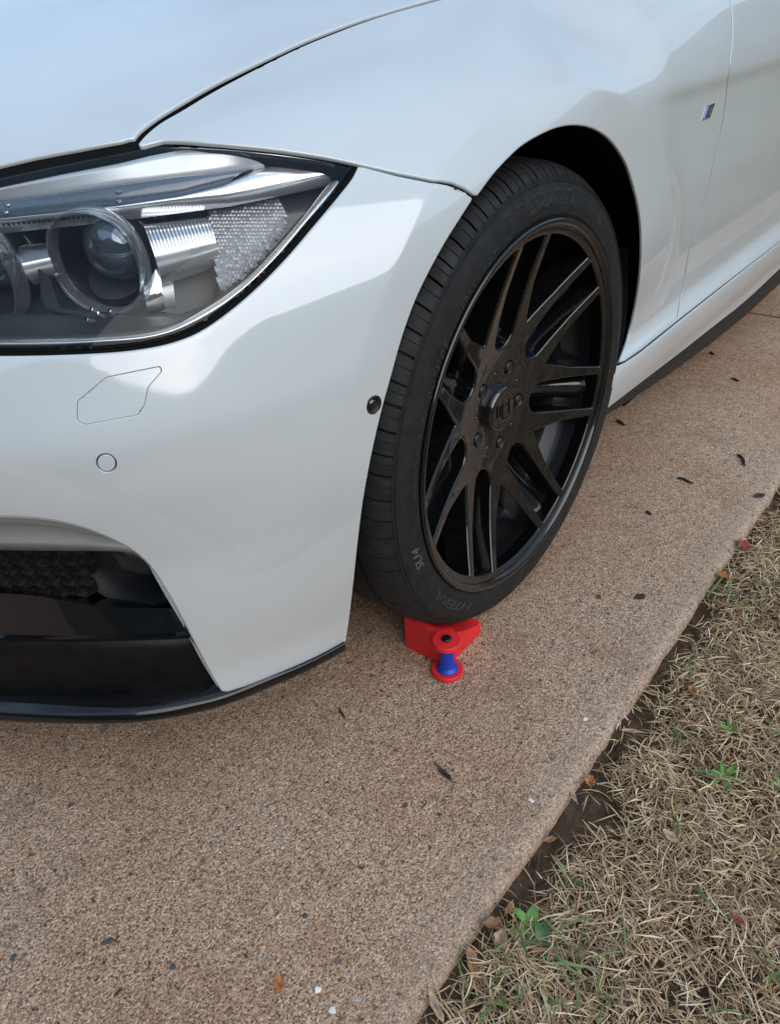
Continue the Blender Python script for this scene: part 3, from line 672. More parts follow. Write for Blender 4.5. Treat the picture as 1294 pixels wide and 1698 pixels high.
b.build('adjuster_clip', CHROME, hl, smooth=False, bevel=.0005)

# ------------------------------------------------------------------ wheel
WY = math.radians(.8)
wheel = empty('wheel', (0, 0, ZG), car); wheel.rotation_euler = (0, 0, WY)
face_y = table([0, .045, .075, .10, .14, .18, .22, .24, .26], [.060, .059, .057, .053, .044, .033, .019, .011, .008], .008, -.05, .4, .0005)
def lift_face(uv):
    r = np.hypot(uv[:, 0], uv[:, 1]); y = face_y(r); dy = (face_y(r+.001)-face_y(r-.001))/.002
    ur = uv/np.maximum(r, 1e-6)[:, None]; n = np.stack([dy*ur[:, 0], -np.ones(len(r)), dy*ur[:, 1]], 1); n /= np.linalg.norm(n, axis=1)[:, None]
    return np.stack([uv[:, 0], y, uv[:, 1]], 1), n
def arc(r, a0, a1, n): return [(r*math.cos(a), r*math.sin(a)) for a in np.linspace(a0, a1, n)]
def rot(p, a): c, s = math.cos(a), math.sin(a); return [(x*c-y*s, x*s+y*c) for x, y in p]
RO = .2415
def u_window():                                      # along +x, parallel sides, rounded root
    tip = [(RO*math.cos(a), RO*math.sin(a)) for a in np.linspace(-.1285, .1285, 5)]
    root = [(.0865+.0265-.0265*math.cos(t), .0265*math.sin(t)) for t in np.linspace(math.pi/2, -math.pi/2, 9)]
    poly = [*root, (.165, -.0295)]+tip+[(.165, .0295)]
    rad = [0]*9+[0, .004, 0, 0, 0, .004, 0]
    return fillet(poly, rad)
def v_window():                                      # between two pairs of spokes
    h = math.pi/7; ta = h-(.1285+.029)
    tip = [(RO*math.cos(a), RO*math.sin(a)) for a in np.linspace(-ta, ta, 9)]
    poly = [(.1165, .0)]+[(.17, -.0365)]+tip+[(.17, .0365)]
    return fillet(poly, [.0055, .02, .004]+[0]*7+[.004, .02])
PH = math.radians(89.1); loops = [arc(.2485, 0, 2*math.pi*(1-1/160), 160)]
for k in range(7):
    loops.append(rot(u_window(), PH+k*2*math.pi/7)); loops.append(rot(v_window(), PH+(k+.5)*2*math.pi/7))
LUG = [math.radians(61.4+72*k) for k in range(5)]
for a in LUG: loops.append([(x+.0595*math.cos(a), y+.0595*math.sin(a)) for x, y in arc(.0125, 0, 2*math.pi*(1-1/24), 24)])
for a in LUG:
    for da in (math.radians(36),):
        loops.append([(x+.0575*math.cos(a+da), y+.0575*math.sin(a+da)) for x, y in arc(.0048, 0, 2*math.pi*(1-1/16), 16)])
spk = patch('spokes', [np.array(q) for q in loops], .0065, lift_face, RIM, wheel, roll=.0036, depth=.034, bstep=.0032, nseg=6, inset=False)
# glossy pocket floors of the paired spokes (set back between the twin spokes)
pk = MB()
for k in range(7):
    a = PH+k*2*math.pi/7; ca, sa = math.cos(a), math.sin(a); rows = []
    for r in np.linspace(.075, .245, 14):
        yb = face_y(np.array([r]))[0]+.026+.014*math.sin((r-.075)/.170*math.pi); hw = .0125+.006*(r-.075)/.170
        rows.append([(r*ca-s*hw*sa, yb+dy, r*sa+s*hw*ca) for s, dy in ((-1.1, .02), (-1, .006), (-.6, -.001), (0, -.0055), (.6, -.001), (1, .006), (1.1, .02))])
    n = 7; V = [q for c in rows for q in c]; pk.add(V, [(i*n+j, i*n+j+1, (i+1)*n+j+1, (i+1)*n+j) for i in range(13) for j in range(6)])
pk.build('spoke_rib', RIMGLOSS, wheel, sharp=60)
# lip, barrel
b = MB()
b.lathe([(.2475, .0115), (.2480, .0085), (.2500, .0050), (.2530, .0026), (.2560, .0020), (.2585, .0030), (.2595, .0060), (.2560, .0120), (.2500, .016)], (0, 0, 0), (0, 1, 0), 240)
b.lathe([(.2475, .010), (.2465, .016), (.2450, .018), (.2455, .12), (.2455, .19), (.2420, .205), (.2520, .215)], (0, 0, 0), (0, 1, 0), 240)
rimo = b.build('rim', RIM, wheel, sharp=50)
b = MB(); b.lathe([(.2440, .0180), (.2432, .0520), (.2385, .0640), (.2290, .0780), (.2275, .0800), (.2255, .0960), (.2235, .1000), (.2232, .2000)], (0, 0, 0), (0, 1, 0), 200); b.build('rim_barrel', mat('barrel_black', (.005, .005, .0055), .38, spec=.35, coat=.25, coat_r=.12), wheel, sharp=40)
b = MB(); b.lathe([(.078, .066), (.076, .085), (.070, .10), (.05, .105), (.001, .105)], (0, 0, 0), (0, 1, 0), 64); b.build('hub', RIM, wheel)
for a in LUG:
    q = (.0595*math.cos(a), .0, .0595*math.sin(a)); b = MB()
    b.lathe([(.0001, .0565), (.0062, .0565), (.0076, .0580)], q, (0, 1, 0), 24)
    hexv = [(q[0]+.0080*math.cos(t+a), q[2]+.0080*math.sin(t+a)) for t in np.linspace(0, 2*math.pi, 6, endpoint=False)]; b.prism(hexv, .0585, .080)
    b.lathe([(.0076, .0580), (.0080, .0600)], q, (0, 1, 0), 24); b.lathe([(.0124, .058), (.0120, .075), (.0090, .080)], q, (0, 1, 0), 24)
    b.build('lug_nut', mat('lug_steel', (.035, .035, .036), .4, metal=.5) if a == LUG[0] else bpy.data.materials['lug_steel'], wheel, sharp=30)
b = MB(); b.lathe([(.0365, .066), (.0355, .056), (.0345, .0520), (.0325, .0490), (.0300, .0478), (.0290, .0476), (.0288, .0484), (.0280, .0484), (.001, .0482)], (0, 0, 0), (0, 1, 0), 80); cap = b.build('centre_cap', RIMGLOSS, wheel, sharp=60)
b = MB()                                             # raised bars of the cap's monogram
for (x0, z0, x1, z1) in ((-.018, -.006, -.018, .012), (-.018, .012, -.010, .012), (-.010, .012, -.010, -.006), (-.004, -.012, -.004, .012), (-.004, .012, .006, .012), (.006, .012, .008, .004), (.008, .004, -.004, .0), (-.004, 0, .010, -.012), (.014, -.010, .014, .012), (.014, .012, .022, .008), (-.016, -.016, .014, -.018)):
    b.tube([(x0, .0478, z0), (x1, .0478, z1)], .0011, 6)
b.build('cap_emblem', RIM, cap)
vq = on_y(799, 931, .055)-np.array([0, 0, ZG]); b = MB(); b.lathe([(.0032, .03), (.0032, .004), (.0040, .004), (.0040, -.008), (.003, -.0095), (.0001, -.0095)], vq, (.25, 1, .35), 16); b.build('valve_stem', BRASS, wheel)
# brake
b = MB(); b.lathe([(.062, .118), (.066, .112), (.085, .112), (.086, .125), (.168, .125), (.170, .127), (.170, .150), (.085, .150)], (0, 0, ZG), (0, 1, 0), 96)
for k in range(40):
    for j in range(3):
        a = k*2*math.pi/40+j*.08; r = .100+j*.024; b.lathe([(.0034, -.0006), (.0036, .0)], (r*math.cos(a), .1246, ZG+r*math.sin(a)), (0, 1, 0), 8)
b.build('brake_disc', DISC, car)
b = MB(); aa = np.radians(np.linspace(28, 98, 24)); poly = [(.182*math.cos(a), ZG+.182*math.sin(a)) for a in aa]+[(.112*math.cos(a), ZG+.112*math.sin(a)) for a in aa[::-1]]; b.prism(poly, .085, .17)
b.build('brake_caliper', CALIPER, car, bevel=.006)

# tyre
def tyre():
    prof = [(.2555, .0088), (.2590, .0078), (.2625, .0062), (.2635, .0050), (.2655, .0048), (.272, .0044), (.280, .0048), (.288, .0062), (.295, .0084), (.2995, .0098), (.3000, .0090), (.3012, .0090), (.3016, .0106), (.3028, .0110), (.3032, .0102), (.3046, .0104), (.3052, .0124), (.3085, .0150), (.3125, .0190), (.3165, .0245), (.3195, .0310), (.3217, .0390), (.3230, .0470), (.3236, .055),
            (.3238, .0585), (.3175, .0598), (.3172, .0655), (.3242, .0668), (.3248, .078), (.3250, .094), (.3250, .0985), (.3185, .1000), (.3185, .1070), (.3250, .1085), (.3250, .125), (.3250, .1405), (.3185, .1420), (.3185, .1490), (.3248, .1505), (.3242, .168), (.3238, .1755), (.3175, .177), (.3175, .183), (.3232, .1845), (.3215, .200), (.318, .212), (.310, .223), (.298, .230), (.280, .232), (.262, .228), (.256, .216)]
    r0 = np.array([q[0] for q in prof]); y0 = np.array([q[1] for q in prof]); NP = 72; pitch = 2*math.pi/NP
    fr = np.array([0, .012, .095, .107, .2, .33, .455, .465, .495, .505, .62, .75, .88])
    pl = np.array([1.0, .86, 1.14, 1.0, .93, 1.14, .86, 1.07]*9); pl = pl/pl.sum()*2*math.pi; ps = np.r_[0, np.cumsum(pl)[:-1]]
    th = (ps[:, None]+fr[None]*pl[:, None]).ravel(); gf = np.tile(fr, NP)
    big = ((gf > .005) & (gf < .1)).astype(float); sipe = ((gf > .46) & (gf < .5)).astype(float)
    V = np.zeros((len(th), len(prof), 3))
    sl = np.interp(y0, [0, .010, .03, .0598, .0655, .1, .14, .18, .232], [0, 0, .15, .35, .5, 1.9, 3.2, 4.4, 5.0])*pitch
    zone = ((y0 > .0145) & (y0 < .0590)).astype(float); zone2 = ((y0 > .0665) & (y0 < .0990)).astype(float)*.9; zone3 = ((y0 > .150) & (y0 < .22)).astype(float); zs = ((y0 > .028) & (y0 < .050)).astype(float)
    zside = ((y0 > .0120) & (y0 < .0200)).astype(float)
    dep = .0062*big[:, None]*(zone+zone2*((np.arange(len(th))//13) % 2 == 0)[:, None]+zone3)+.0022*sipe[:, None]*zs+.0014*sipe[:, None]*zside
    rr = r0[None]-dep; tt = th[:, None]-sl[None]
    V[..., 0] = rr*np.cos(tt); V[..., 1] = y0[None]+dep*.25*(y0 < .03); V[..., 2] = rr*np.sin(tt)
    n, m = V.shape[:2]; idx = np.arange(n*m).reshape(n, m); nx = np.roll(idx, -1, 0)
    F = np.stack([idx[:, :-1], idx[:, 1:], nx[:, 1:], nx[:, :-1]], -1).reshape(-1, 4)
    o = mesh_obj('tyre', V.reshape(-1, 3), F, TYRE, wheel, sharp=38); return o, (r0, y0)
tyre_o, (tr0, ty0) = tyre()
def side_text(body, r, ang, size, m, name='sidewall_text', shear=.2, sp=1.0, h=.0006, wide=1.0):
    cu = bpy.data.curves.new('t', 'FONT'); cu.body = body; cu.size = size; cu.shear = shear; cu.space_character = sp; cu.resolution_u = 3; cu.align_x = 'CENTER'; cu.offset = size*.012
    ob = bpy.data.objects.new('t', cu); COL.objects.link(ob); dg = bpy.context.evaluated_depsgraph_get(); me = bpy.data.meshes.new_from_object(ob.evaluated_get(dg)); COL.objects.unlink(ob); bpy.data.objects.remove(ob)
    bm = bmesh.new(); bm.from_mesh(me); bmesh.ops.subdivide_edges(bm, edges=[e for e in bm.edges if e.calc_length() > .004], cuts=3)
    ext = bmesh.ops.extrude_face_region(bm, geom=list(bm.faces)); top = {v for v in ext['geom'] if isinstance(v, bmesh.types.BMVert)}
    i0 = 4; order = np.argsort(tr0[i0:20])
    for v in bm.verts:
        x, y = v.co.x*wide, v.co.y; rad = r+y; a = math.radians(ang)-x/r
        yy = float(np.interp(rad, tr0[i0:20][order], ty0[i0:20][order])); yy = yy-(h if v in top else -.0005); v.co = (rad*math.cos(a), yy, rad*math.sin(a))
    bmesh.ops.recalc_face_normals(bm, faces=bm.faces); bm.to_mesh(me); bm.free(); me.materials.clear(); me.materials.append(m)
    o = bpy.data.objects.new(name, me); link(o, wheel); return o
side_text("SU4", .2745, 195.6, .0175, TYREPALE, wide=1.3, h=.0008)
side_text("N'FERA", .2760, 225.5, .0180, TYREPALE2, wide=1.95, h=.0008)
side_text("OUTSIDE", .2640, 145.6, .0125, TYRETXT, sp=1.35)
side_text("DOT FJPJ", .2660, 125, .0090, TYRETXT, sp=1.3); side_text("UNHH", .2670, 113.5, .0085, TYRETXT, sp=1.1); side_text("3021", .2660, 106, .0085, TYRETXT, sp=1.1)
side_text("TREADWEAR 320   TRACTION AA   TEMPERATURE A", .2885, 90, .0068, TYRETXT, sp=1.05)
side_text("225/40ZR19 93Y XL", .2740, 84, .0135, TYRETXT, sp=1.0)
side_text("SIDEWALL POLYESTER  TREAD STEEL POLYESTER", .2705, 166, .0045, TYRETXT, sp=1.1)

# ================================================================== wheel chock
ch = empty('wheel_chock', (-.15, .05, 0)); tag(ch, 'small red plastic wheel chock with a blue reel, wedged under the front tyre', 'wheel chock')
ca_ = np.array([-.2085, .0065])
def to_l(q): return (q[0]+.15, q[1]-.05, q[2])
b = MB(); xs = np.linspace(-.196, -.115, 18); R_ = .3265
topz = [min(.066, ZG-math.sqrt(R_**2-x*x)) for x in xs]
prof = [(-.204, 0.0), (-.204, .060), (-.199, .0640)]+[(x, max(z, .004)) for x, z in zip(xs, topz)]
prof[-1] = (-.117, prof[-1][1]+.004); prof += [(-.1145, prof[-1][1]+.002), (-.1125, prof[-1][1]-.002), (-.112, 0.0)]
b.prism([(x+.15, z) for x, z in prof], .011-.05, .088-.05)
b.build('chock_body', RED, ch, bevel=.0015)
b = MB(); b.lathe([(.0001, .0), (.0222, .0), (.0232, .001), (.0232, .0060), (.0223, .0072), (.0180, .0074), (.0001, .0074)], to_l((*ca_, 0.0005)), (0, 0, 1), 64)
b.build('base_boss', RED, ch)
b = MB(); b.lathe([(.0001, .0), (.0195, .0), (.0208, .0012), (.0208, .0078), (.0199, .0092), (.0001, .0092)], to_l((*ca_, .0560)), (0, 0, 1), 64); b.box(to_l((ca_[0]+.010, ca_[1]+.010, .0600)), (.020, .026, .0078), np.array(Matrix.Rotation(.785, 3, 'Z')))
b.build('top_boss', RED, ch, bevel=.0006)
b = MB(); b.lathe([(.0001, .0078), (.0160, .0076), (.0162, .0088), (.0150, .0104), (.0124, .0128), (.0108, .0155), (.0103, .0200), (.0103, .050), (.0106, .0562)], to_l((*ca_, 0)), (0, 0, 1), 56); b.build('blue_reel', BLUE, ch, sharp=None)
b = MB(); b.lathe([(.0068, .0), (.0072, .0005), (.0070, .0020), (.0058, .0034), (.0034, .0038), (.0032, .0016), (.0001, .0016)], to_l((*ca_, .0653)), (0, 0, 1), 32); b.build('hex_bolt', BOLT, ch, sharp=30)

# ================================================================== ground
def concrete_mat():
    m, n, l, b = new_mat('exposed_aggregate_concrete')
    tcn = n.new('ShaderNodeTexCoord'); co = tcn.outputs['Object']
    def noise(s, d=6, r=.6):
        t = n.new('ShaderNodeTexNoise'); t.inputs['Scale'].default_value = s; t.inputs['Detail'].default_value = d; t.inputs['Roughness'].default_value = r; l.new(co, t.inputs['Vector']); return t
    def ramp(src, stops):
        r = n.new('ShaderNodeValToRGB'); e = r.color_ramp.elements
        while len(e) < len(stops): e.new(.5)
        for i, (p, c) in enumerate(stops): e[i].position = p; e[i].color = (*c, 1)
        l.new(src, r.inputs[0]); return r
    def mix(f, a, c, t='MIX'):
        x = n.new('ShaderNodeMix'); x.data_type = 'RGBA'; x.blend_type = t
        if isinstance(f, float): x.inputs[0].default_value = f
        else: l.new(f, x.inputs[0])
        l.new(a, x.inputs[6])
        if isinstance(c, tuple): x.inputs[7].default_value = (*c, 1)
        else: l.new(c, x.inputs[7])
        return x.outputs[2]
    vo = n.new('ShaderNodeTexVoronoi'); vo.inputs['Scale'].default_value = 520; l.new(co, vo.inputs['Vector'])
    sp = n.new('ShaderNodeSeparateColor'); l.new(vo.outputs['Color'], sp.inputs[0])
    grain = ramp(sp.outputs[0], [(0, (.185, .120, .084)), (.2, (.365, .240, .168)), (.55, (.495, .342, .244)), (.85, (.60, .440, .328)), (1, (.76, .62, .49))])
    big = noise(2.2, 4); large = ramp(big.outputs[0], [(.3, (.90, .76, .66)), (.5, (1.0, .93, .86)), (.7, (1.04, 1.05, 1.04))])
    c = mix(1.0, grain.outputs[0], large.outputs[0], 'MULTIPLY')
    st = noise(7, 8, .7); sr = ramp(st.outputs[0], [(.33, (.74, .70, .66)), (.48, (1, 1, 1)), (.7, (1.07, 1.07, 1.06))]); c = mix(.75, c, sr.outputs[0], 'MULTIPLY')
    mid = noise(60, 5); mr = ramp(mid.outputs[0], [(.32, (.80, .78, .76)), (.6, (1.05, 1.04, 1.03))]); c = mix(.8, c, mr.outputs[0], 'MULTIPLY')
    # larger stones here and there
    v2 = n.new('ShaderNodeTexVoronoi'); v2.inputs['Scale'].default_value = 75; l.new(co, v2.inputs['Vector'])
    s2 = n.new('ShaderNodeSeparateColor'); l.new(v2.outputs['Color'], s2.inputs[0])
    near = n.new('ShaderNodeMath'); near.operation = 'LESS_THAN'; near.inputs[1].default_value = .30; l.new(v2.outputs['Distance'], near.inputs[0])
    pick = n.new('ShaderNodeMath'); pick.operation = 'GREATER_THAN'; pick.inputs[1].default_value = .91; l.new(s2.outputs[1], pick.inputs[0])
    mu = n.new('ShaderNodeMath'); mu.operation = 'MULTIPLY'; l.new(near.outputs[0], mu.inputs[0]); l.new(pick.outputs[0], mu.inputs[1])
    stone = ramp(s2.outputs[2], [(0, (.08, .075, .08)), (.4, (.20, .14, .10)), (.75, (.34, .29, .25)), (1, (.48, .44, .40))])
    mu2 = n.new('ShaderNodeMath'); mu2.operation = 'MULTIPLY'; mu2.inputs[1].default_value = .6; l.new(mu.outputs[0], mu2.inputs[0])
    c = mix(mu2.outputs[0], c, stone.outputs[0])
    # dark pin holes
    ph = noise(330, 2, .5); pr = ramp(ph.outputs[0], [(.35, (1, 1, 1)), (.40, (0, 0, 0))]); c = mix(pr.outputs[0], c, (.10, .07, .055))
    pb = noise(120, 4, .7); pbr = ramp(pb.outputs[0], [(.345, (1, 1, 1)), (.385, (0, 0, 0))]); c = mix(pbr.outputs[0], c, (.075, .052, .042))
    # paler worn strip near the edge of the slab (world y around -0.2)
    se = n.new('ShaderNodeSeparateXYZ'); l.new(co, se.inputs[0])
    mrg = n.new('ShaderNodeMapRange'); mrg.inputs['From Min'].default_value = -.15; mrg.inputs['From Max'].default_value = -.225; mrg.interpolation_type = 'SMOOTHSTEP'; l.new(se.outputs[1], mrg.inputs[0])
    wn = noise(9, 5); mw = n.new('ShaderNodeMath'); mw.operation = 'MULTIPLY'; l.new(mrg.outputs[0], mw.inputs[0]); l.new(wn.outputs[0], mw.inputs[1])
    mw2 = n.new('ShaderNodeMath'); mw2.operation = 'MULTIPLY'; mw2.inputs[1].default_value = .6; l.new(mw.outputs[0], mw2.inputs[0]); c = mix(mw2.outputs[0], c, (.42, .35, .28))
    # trowel line scored along the edge
    ln = n.new('ShaderNodeMath'); ln.operation = 'ADD'; ln.inputs[1].default_value = .1525; l.new(se.outputs[1], ln.inputs[0])
    wob = noise(3, 2); wm = n.new('ShaderNodeMath'); wm.operation = 'MULTIPLY_ADD'; wm.inputs[1].default_value = .008; wm.inputs[2].default_value = -.004; l.new(wob.outputs[0], wm.inputs[0])
    l2 = n.new('ShaderNodeMath'); l2.operation = 'ADD'; l.new(ln.outputs[0], l2.inputs[0]); l.new(wm.outputs[0], l2.inputs[1])
    ab = n.new('ShaderNodeMath'); ab.operation = 'ABSOLUTE'; l.new(l2.outputs[0], ab.inputs[0])
    lt_ = n.new('ShaderNodeMath'); lt_.operation = 'LESS_THAN'; lt_.inputs[1].default_value = .0016; l.new(ab.outputs[0], lt_.inputs[0])
    brk = noise(11, 3); gb = n.new('ShaderNodeMath'); gb.operation = 'GREATER_THAN'; gb.inputs[1].default_value = .49; l.new(brk.outputs[0], gb.inputs[0])
    lm = n.new('ShaderNodeMath'); lm.operation = 'MULTIPLY'; l.new(lt_.outputs[0], lm.inputs[0]); l.new(gb.outputs[0], lm.inputs[1])
    lm2 = n.new('ShaderNodeMath'); lm2.operation = 'MULTIPLY'; lm2.inputs[1].default_value = .5; l.new(lm.outputs[0], lm2.inputs[0])
    c = mix(lm2.outputs[0], c, (.50, .42, .34))
    l.new(c, b.inputs['Base Color']); b.inputs['Roughness'].default_value = .85; b.inputs['Specular IOR Level'].default_value = .3
    # height: grains minus pin holes
    ad = n.new('ShaderNodeMath'); ad.operation = 'MULTIPLY_ADD'; ad.inputs[1].default_value = -.6; l.new(vo.outputs['Distance'], ad.inputs[0]); sq = n.new('ShaderNodeMath'); sq.operation = 'MULTIPLY_ADD'; sq.inputs[1].default_value = -.8; l.new(pbr.outputs[0], sq.inputs[0]); l.new(ph.outputs[0], sq.inputs[2]); l.new(sq.outputs[0], ad.inputs[2])
    bp = n.new('ShaderNodeBump'); bp.inputs['Strength'].default_value = .8; bp.inputs['Distance'].default_value = .0020; l.new(ad.outputs[0], bp.inputs['Height']); l.new(bp.outputs[0], b.inputs['Normal'])
    return m
CONC = concrete_mat()
EDGE = -.229
def slab(name, x0, x1, ns):
    """one bay of the driveway with a worn rounded edge along the lawn"""
    xs = np.linspace(x0, x1, ns); wv = np.array([.0009*math.sin(x*9)+.0007*math.sin(x*31+1)+.0004*math.sin(x*83) for x in xs]); wv += np.convolve(rng.normal(0, .0012, ns), np.ones(5)/5, 'same')
    prof = [(3.6, -.12), (3.6, 0), (-.10, 0), (-.205, -.0002), (EDGE+.014, -.0010), (EDGE+.006, -.0032), (EDGE+.001, -.0078), (EDGE-.0012, -.015), (EDGE, -.12)]
    rows = [[(x, y+(w_ if y < -.19 else 0), z) for x, w_ in zip(xs, wv)] for y, z in prof]
    o = loft(name, rows, CONC, None); tag(o, kind='structure'); return o
slab('driveway', -6, 1.4655, 1500); slab('driveway', 1.4720, 9, 300)
# joint between the bays
b = MB(); b.box((1.46875, 1.6, -.06), (.02, 3.9, .1)); o = b.build('driveway_joint', mat('joint_filler', (.05, .035, .028), .95), None, smooth=False); tag(o, kind='structure')
# soil and far ground
def soil_mat():
    m, n, l, b = new_mat('soil_and_thatch'); tcn = n.new('ShaderNodeTexCoord')
    t = n.new('ShaderNodeTexNoise'); t.inputs['Scale'].default_value = 45; t.inputs['Detail'].default_value = 10; t.inputs['Roughness'].default_value = .75; l.new(tcn.outputs['Object'], t.inputs['Vector'])
    r = n.new('ShaderNodeValToRGB'); e = r.color_ramp.elements; e[0].position = .32; e[0].color = (.030, .018, .012, 1); e[1].position = .72; e[1].color = (.17, .11, .07, 1)
    l.new(t.outputs[0], r.inputs[0])
    # beyond the near lawn it is grass seen from afar
    ln = n.new('ShaderNodeVectorMath'); ln.operation = 'LENGTH'; l.new(tcn.outputs['Object'], ln.inputs[0])
    mr = n.new('ShaderNodeMapRange'); mr.inputs['From Min'].default_value = 1.4; mr.inputs['From Max'].default_value = 3.0; l.new(ln.outputs['Value'], mr.inputs[0])
    t2 = n.new('ShaderNodeTexNoise'); t2.inputs['Scale'].default_value = 1.2; t2.inputs['Detail'].default_value = 6; l.new(tcn.outputs['Object'], t2.inputs['Vector'])
    r2 = n.new('ShaderNodeValToRGB'); e = r2.color_ramp.elements; e[0].position = .35; e[0].color = (.10, .105, .045, 1); e[1].position = .65; e[1].color = (.20, .17, .09, 1); l.new(t2.outputs[0], r2.inputs[0])
    mx_ = n.new('ShaderNodeMix'); mx_.data_type = 'RGBA'; l.new(mr.outputs[0], mx_.inputs[0]); l.new(r.outputs[0], mx_.inputs[6]); l.new(r2.outputs[0], mx_.inputs[7]); l.new(mx_.outputs[2], b.inputs['Base Color'])
    b.inputs['Roughness'].default_value = .95; b.inputs['Specular IOR Level'].default_value = .1
    bp = n.new('ShaderNodeBump'); bp.inputs['Distance'].default_value = .006; l.new(t.outputs[0], bp.inputs['Height']); l.new(bp.outputs[0], b.inputs['Normal']); return m
SOIL = soil_mat()
def soil_z(x, y):
    d = EDGE-y
    return -.020+.012*np.clip(d/.12, 0, 1)+.004*np.sin(x*17+y*9)+.003*np.sin(x*41-y*33)+.0015*np.sin(x*97+y*71)
gx = np.r_[-300, -100, -30, -8, -3, -1.5, np.arange(-1.2, 1.3, .012), 1.6, 3, 8, 30, 100, 300]; gy = np.r_[-300, -100, -30, -8, -3, -1.6, np.arange(-1.3, -.2, .012), -.2, 0, 3, 10, 40, 100, 300]
X, Y = np.meshgrid(gx, gy, indexing='ij'); Z = np.where((np.abs(X) < 1.5) & (Y > -1.5) & (Y < -.19), soil_z(X, Y)+rng.normal(0, .0012, X.shape), -.03)
idx = np.arange(X.size).reshape(X.shape); F = np.stack([idx[:-1, :-1], idx[1:, :-1], idx[1:, 1:], idx[:-1, 1:]], -1).reshape(-1, 4)
o = mesh_obj('ground', np.stack([X.ravel(), Y.ravel(), Z.ravel()], 1), F, SOIL); tag(o, kind='structure')
# added unseen rise for the paint to reflect, raised ahead to darken the bumper
hv = []; nh = 180
for k in range(nh):
    a = 2*math.pi*k/nh; kf = 1+1.5*math.exp(-((a-math.pi*1.02)/.75)**2)
    for (r, h) in ((36, -.5), (38, (4.5+1.2*math.sin(a*5)+.5*math.sin(a*13+1))*kf), (50, (10+2*math.sin(a*5+2)+.6*math.sin(a*11))*kf), (90, -1)): hv.append((r*math.cos(a), r*math.sin(a), h))
hf = [(k*4+i, ((k+1) % nh)*4+i, ((k+1) % nh)*4+i+1, k*4+i+1) for k in range(nh) for i in range(3)]
o = mesh_obj('added_hills', hv, hf, mat('unseen_hill', (.11, .13, .105), .9, speck=(.3, .4))); tag(o, kind='structure')

# ------------------------------------------------------------------ grass
def grass_mat(name, stops, rough=.6):
    m, n, l, b = new_mat(name); g = n.new('ShaderNodeNewGeometry'); r = n.new('ShaderNodeValToRGB'); e = r.color_ramp.elements
    while len(e) < len(stops): e.new(.5)
    for i, (p_, c) in enumerate(stops): e[i].position = p_; e[i].color = (*c, 1)
    l.new(g.outputs['Random Per Island'], r.inputs[0]); l.new(r.outputs[0], b.inputs['Base Color']); b.inputs['Roughness'].default_value = rough; b.inputs['Specular IOR Level'].default_value = .3
    return m
STRAW = grass_mat('dry_grass', [(0, (.16, .085, .05)), (.2, (.33, .20, .11)), (.5, (.54, .37, .20)), (.75, (.70, .51, .30)), (.93, (.82, .67, .45)), (1, (.42, .23, .10))])
GREENM = grass_mat('green_grass', [(0, (.07, .13, .03)), (.5, (.13, .22, .06)), (1, (.25, .30, .13))], .45)
def blades(name, n, xr, yr, m, lens=(.008, .040), wid=(.00030, .00095), lift=(.0, .38), dens=None, z0=.0, curl=.38, dirs=None):
    out = []; V = np.zeros((0, 3)); x = rng.uniform(*xr, n*3); y = rng.uniform(*yr, n*3)
    if dens is not None: k = rng.uniform(0, 1, len(x)) < dens(x, y); x, y = x[k], y[k]
    x, y = x[:n], y[:n]; n = len(x); L_ = rng.uniform(*lens, n); W = rng.uniform(*wid, n); a = rng.uniform(0, 2*np.pi, n); el = rng.uniform(*lift, n); bend = rng.normal(0, curl, n); S = 4
    pos = np.stack([x, y, soil_z(x, y)+z0+rng.uniform(0, .012, n)], 1); P = [pos]; ang = a.copy(); e = el.copy()
    for k in range(S-1):
        st = L_/(S-1); P.append(P[-1]+np.stack([st*np.cos(ang)*np.cos(e), st*np.sin(ang)*np.cos(e), st*np.sin(e)], 1)); ang = ang+bend/(S-1)*1.6; e = e-rng.uniform(.05, .45, n)
    P = np.stack(P, 1); P[..., 2] = np.maximum(P[..., 2], soil_z(P[..., 0], P[..., 1])+.001)
    T = np.gradient(P, axis=1); up = rng.normal(0, .5, (n, 1, 3))+np.array([0, 0, 1.]); side = np.cross(T, up); side /= np.linalg.norm(side, axis=-1, keepdims=True)+1e-9
    w_ = W[:, None, None]*np.array([.8, 1, .75, .08])[None, :, None]; A = P-side*w_; B_ = P+side*w_
    VV = np.stack([A, B_], 2).reshape(-1, 3); base = np.arange(n)[:, None]*(2*S); F = []
    q = np.array([[2*k, 2*k+1, 2*k+3, 2*k+2] for k in range(S-1)]); FF = (base[:, :, None]+q[None]).reshape(-1, 4)
    # keep blades from lying through the slab
    me = bpy.data.meshes.new(name); me.vertices.add(len(VV)); me.vertices.foreach_set('co', VV.astype(np.float32).ravel())
    me.loops.add(FF.size); me.loops.foreach_set('vertex_index', FF.astype(np.int32).ravel()); me.polygons.add(len(FF)); me.polygons.foreach_set('loop_start', np.arange(0, FF.size, 4, dtype=np.int32)); me.update(calc_edges=True)
    me.materials.append(m); me.validate(); return link(bpy.data.objects.new(name, me))
def patchy(x, y):
    d = EDGE-y; e = np.clip((d-.002-.040*np.exp(-((x+.22)/.17)**2)*(.75+.35*np.sin(x*43+1))-.012*np.clip(np.sin(x*13), 0, 1))/.028, .045, 1); g = .55+.45*np.sin(x*19+y*7)*np.sin(y*23-x*5); return np.clip(e*(.45+.55*g), 0, 1)
o = blades('dry_grass', 150000, (-1.15, 1.15), (-1.15, EDGE-.002), STRAW, dens=patchy); tag(o, kind='stuff')
GC = [(gp(x, y)[:2], s) for x, y, s in ((900, 1600, .025), (940, 1650, .025), (850, 1650, .02), (1270, 1010, .03), (1180, 990, .015), (1280, 1640, .012), (1130, 1080, .012), (1290, 880, .015))]
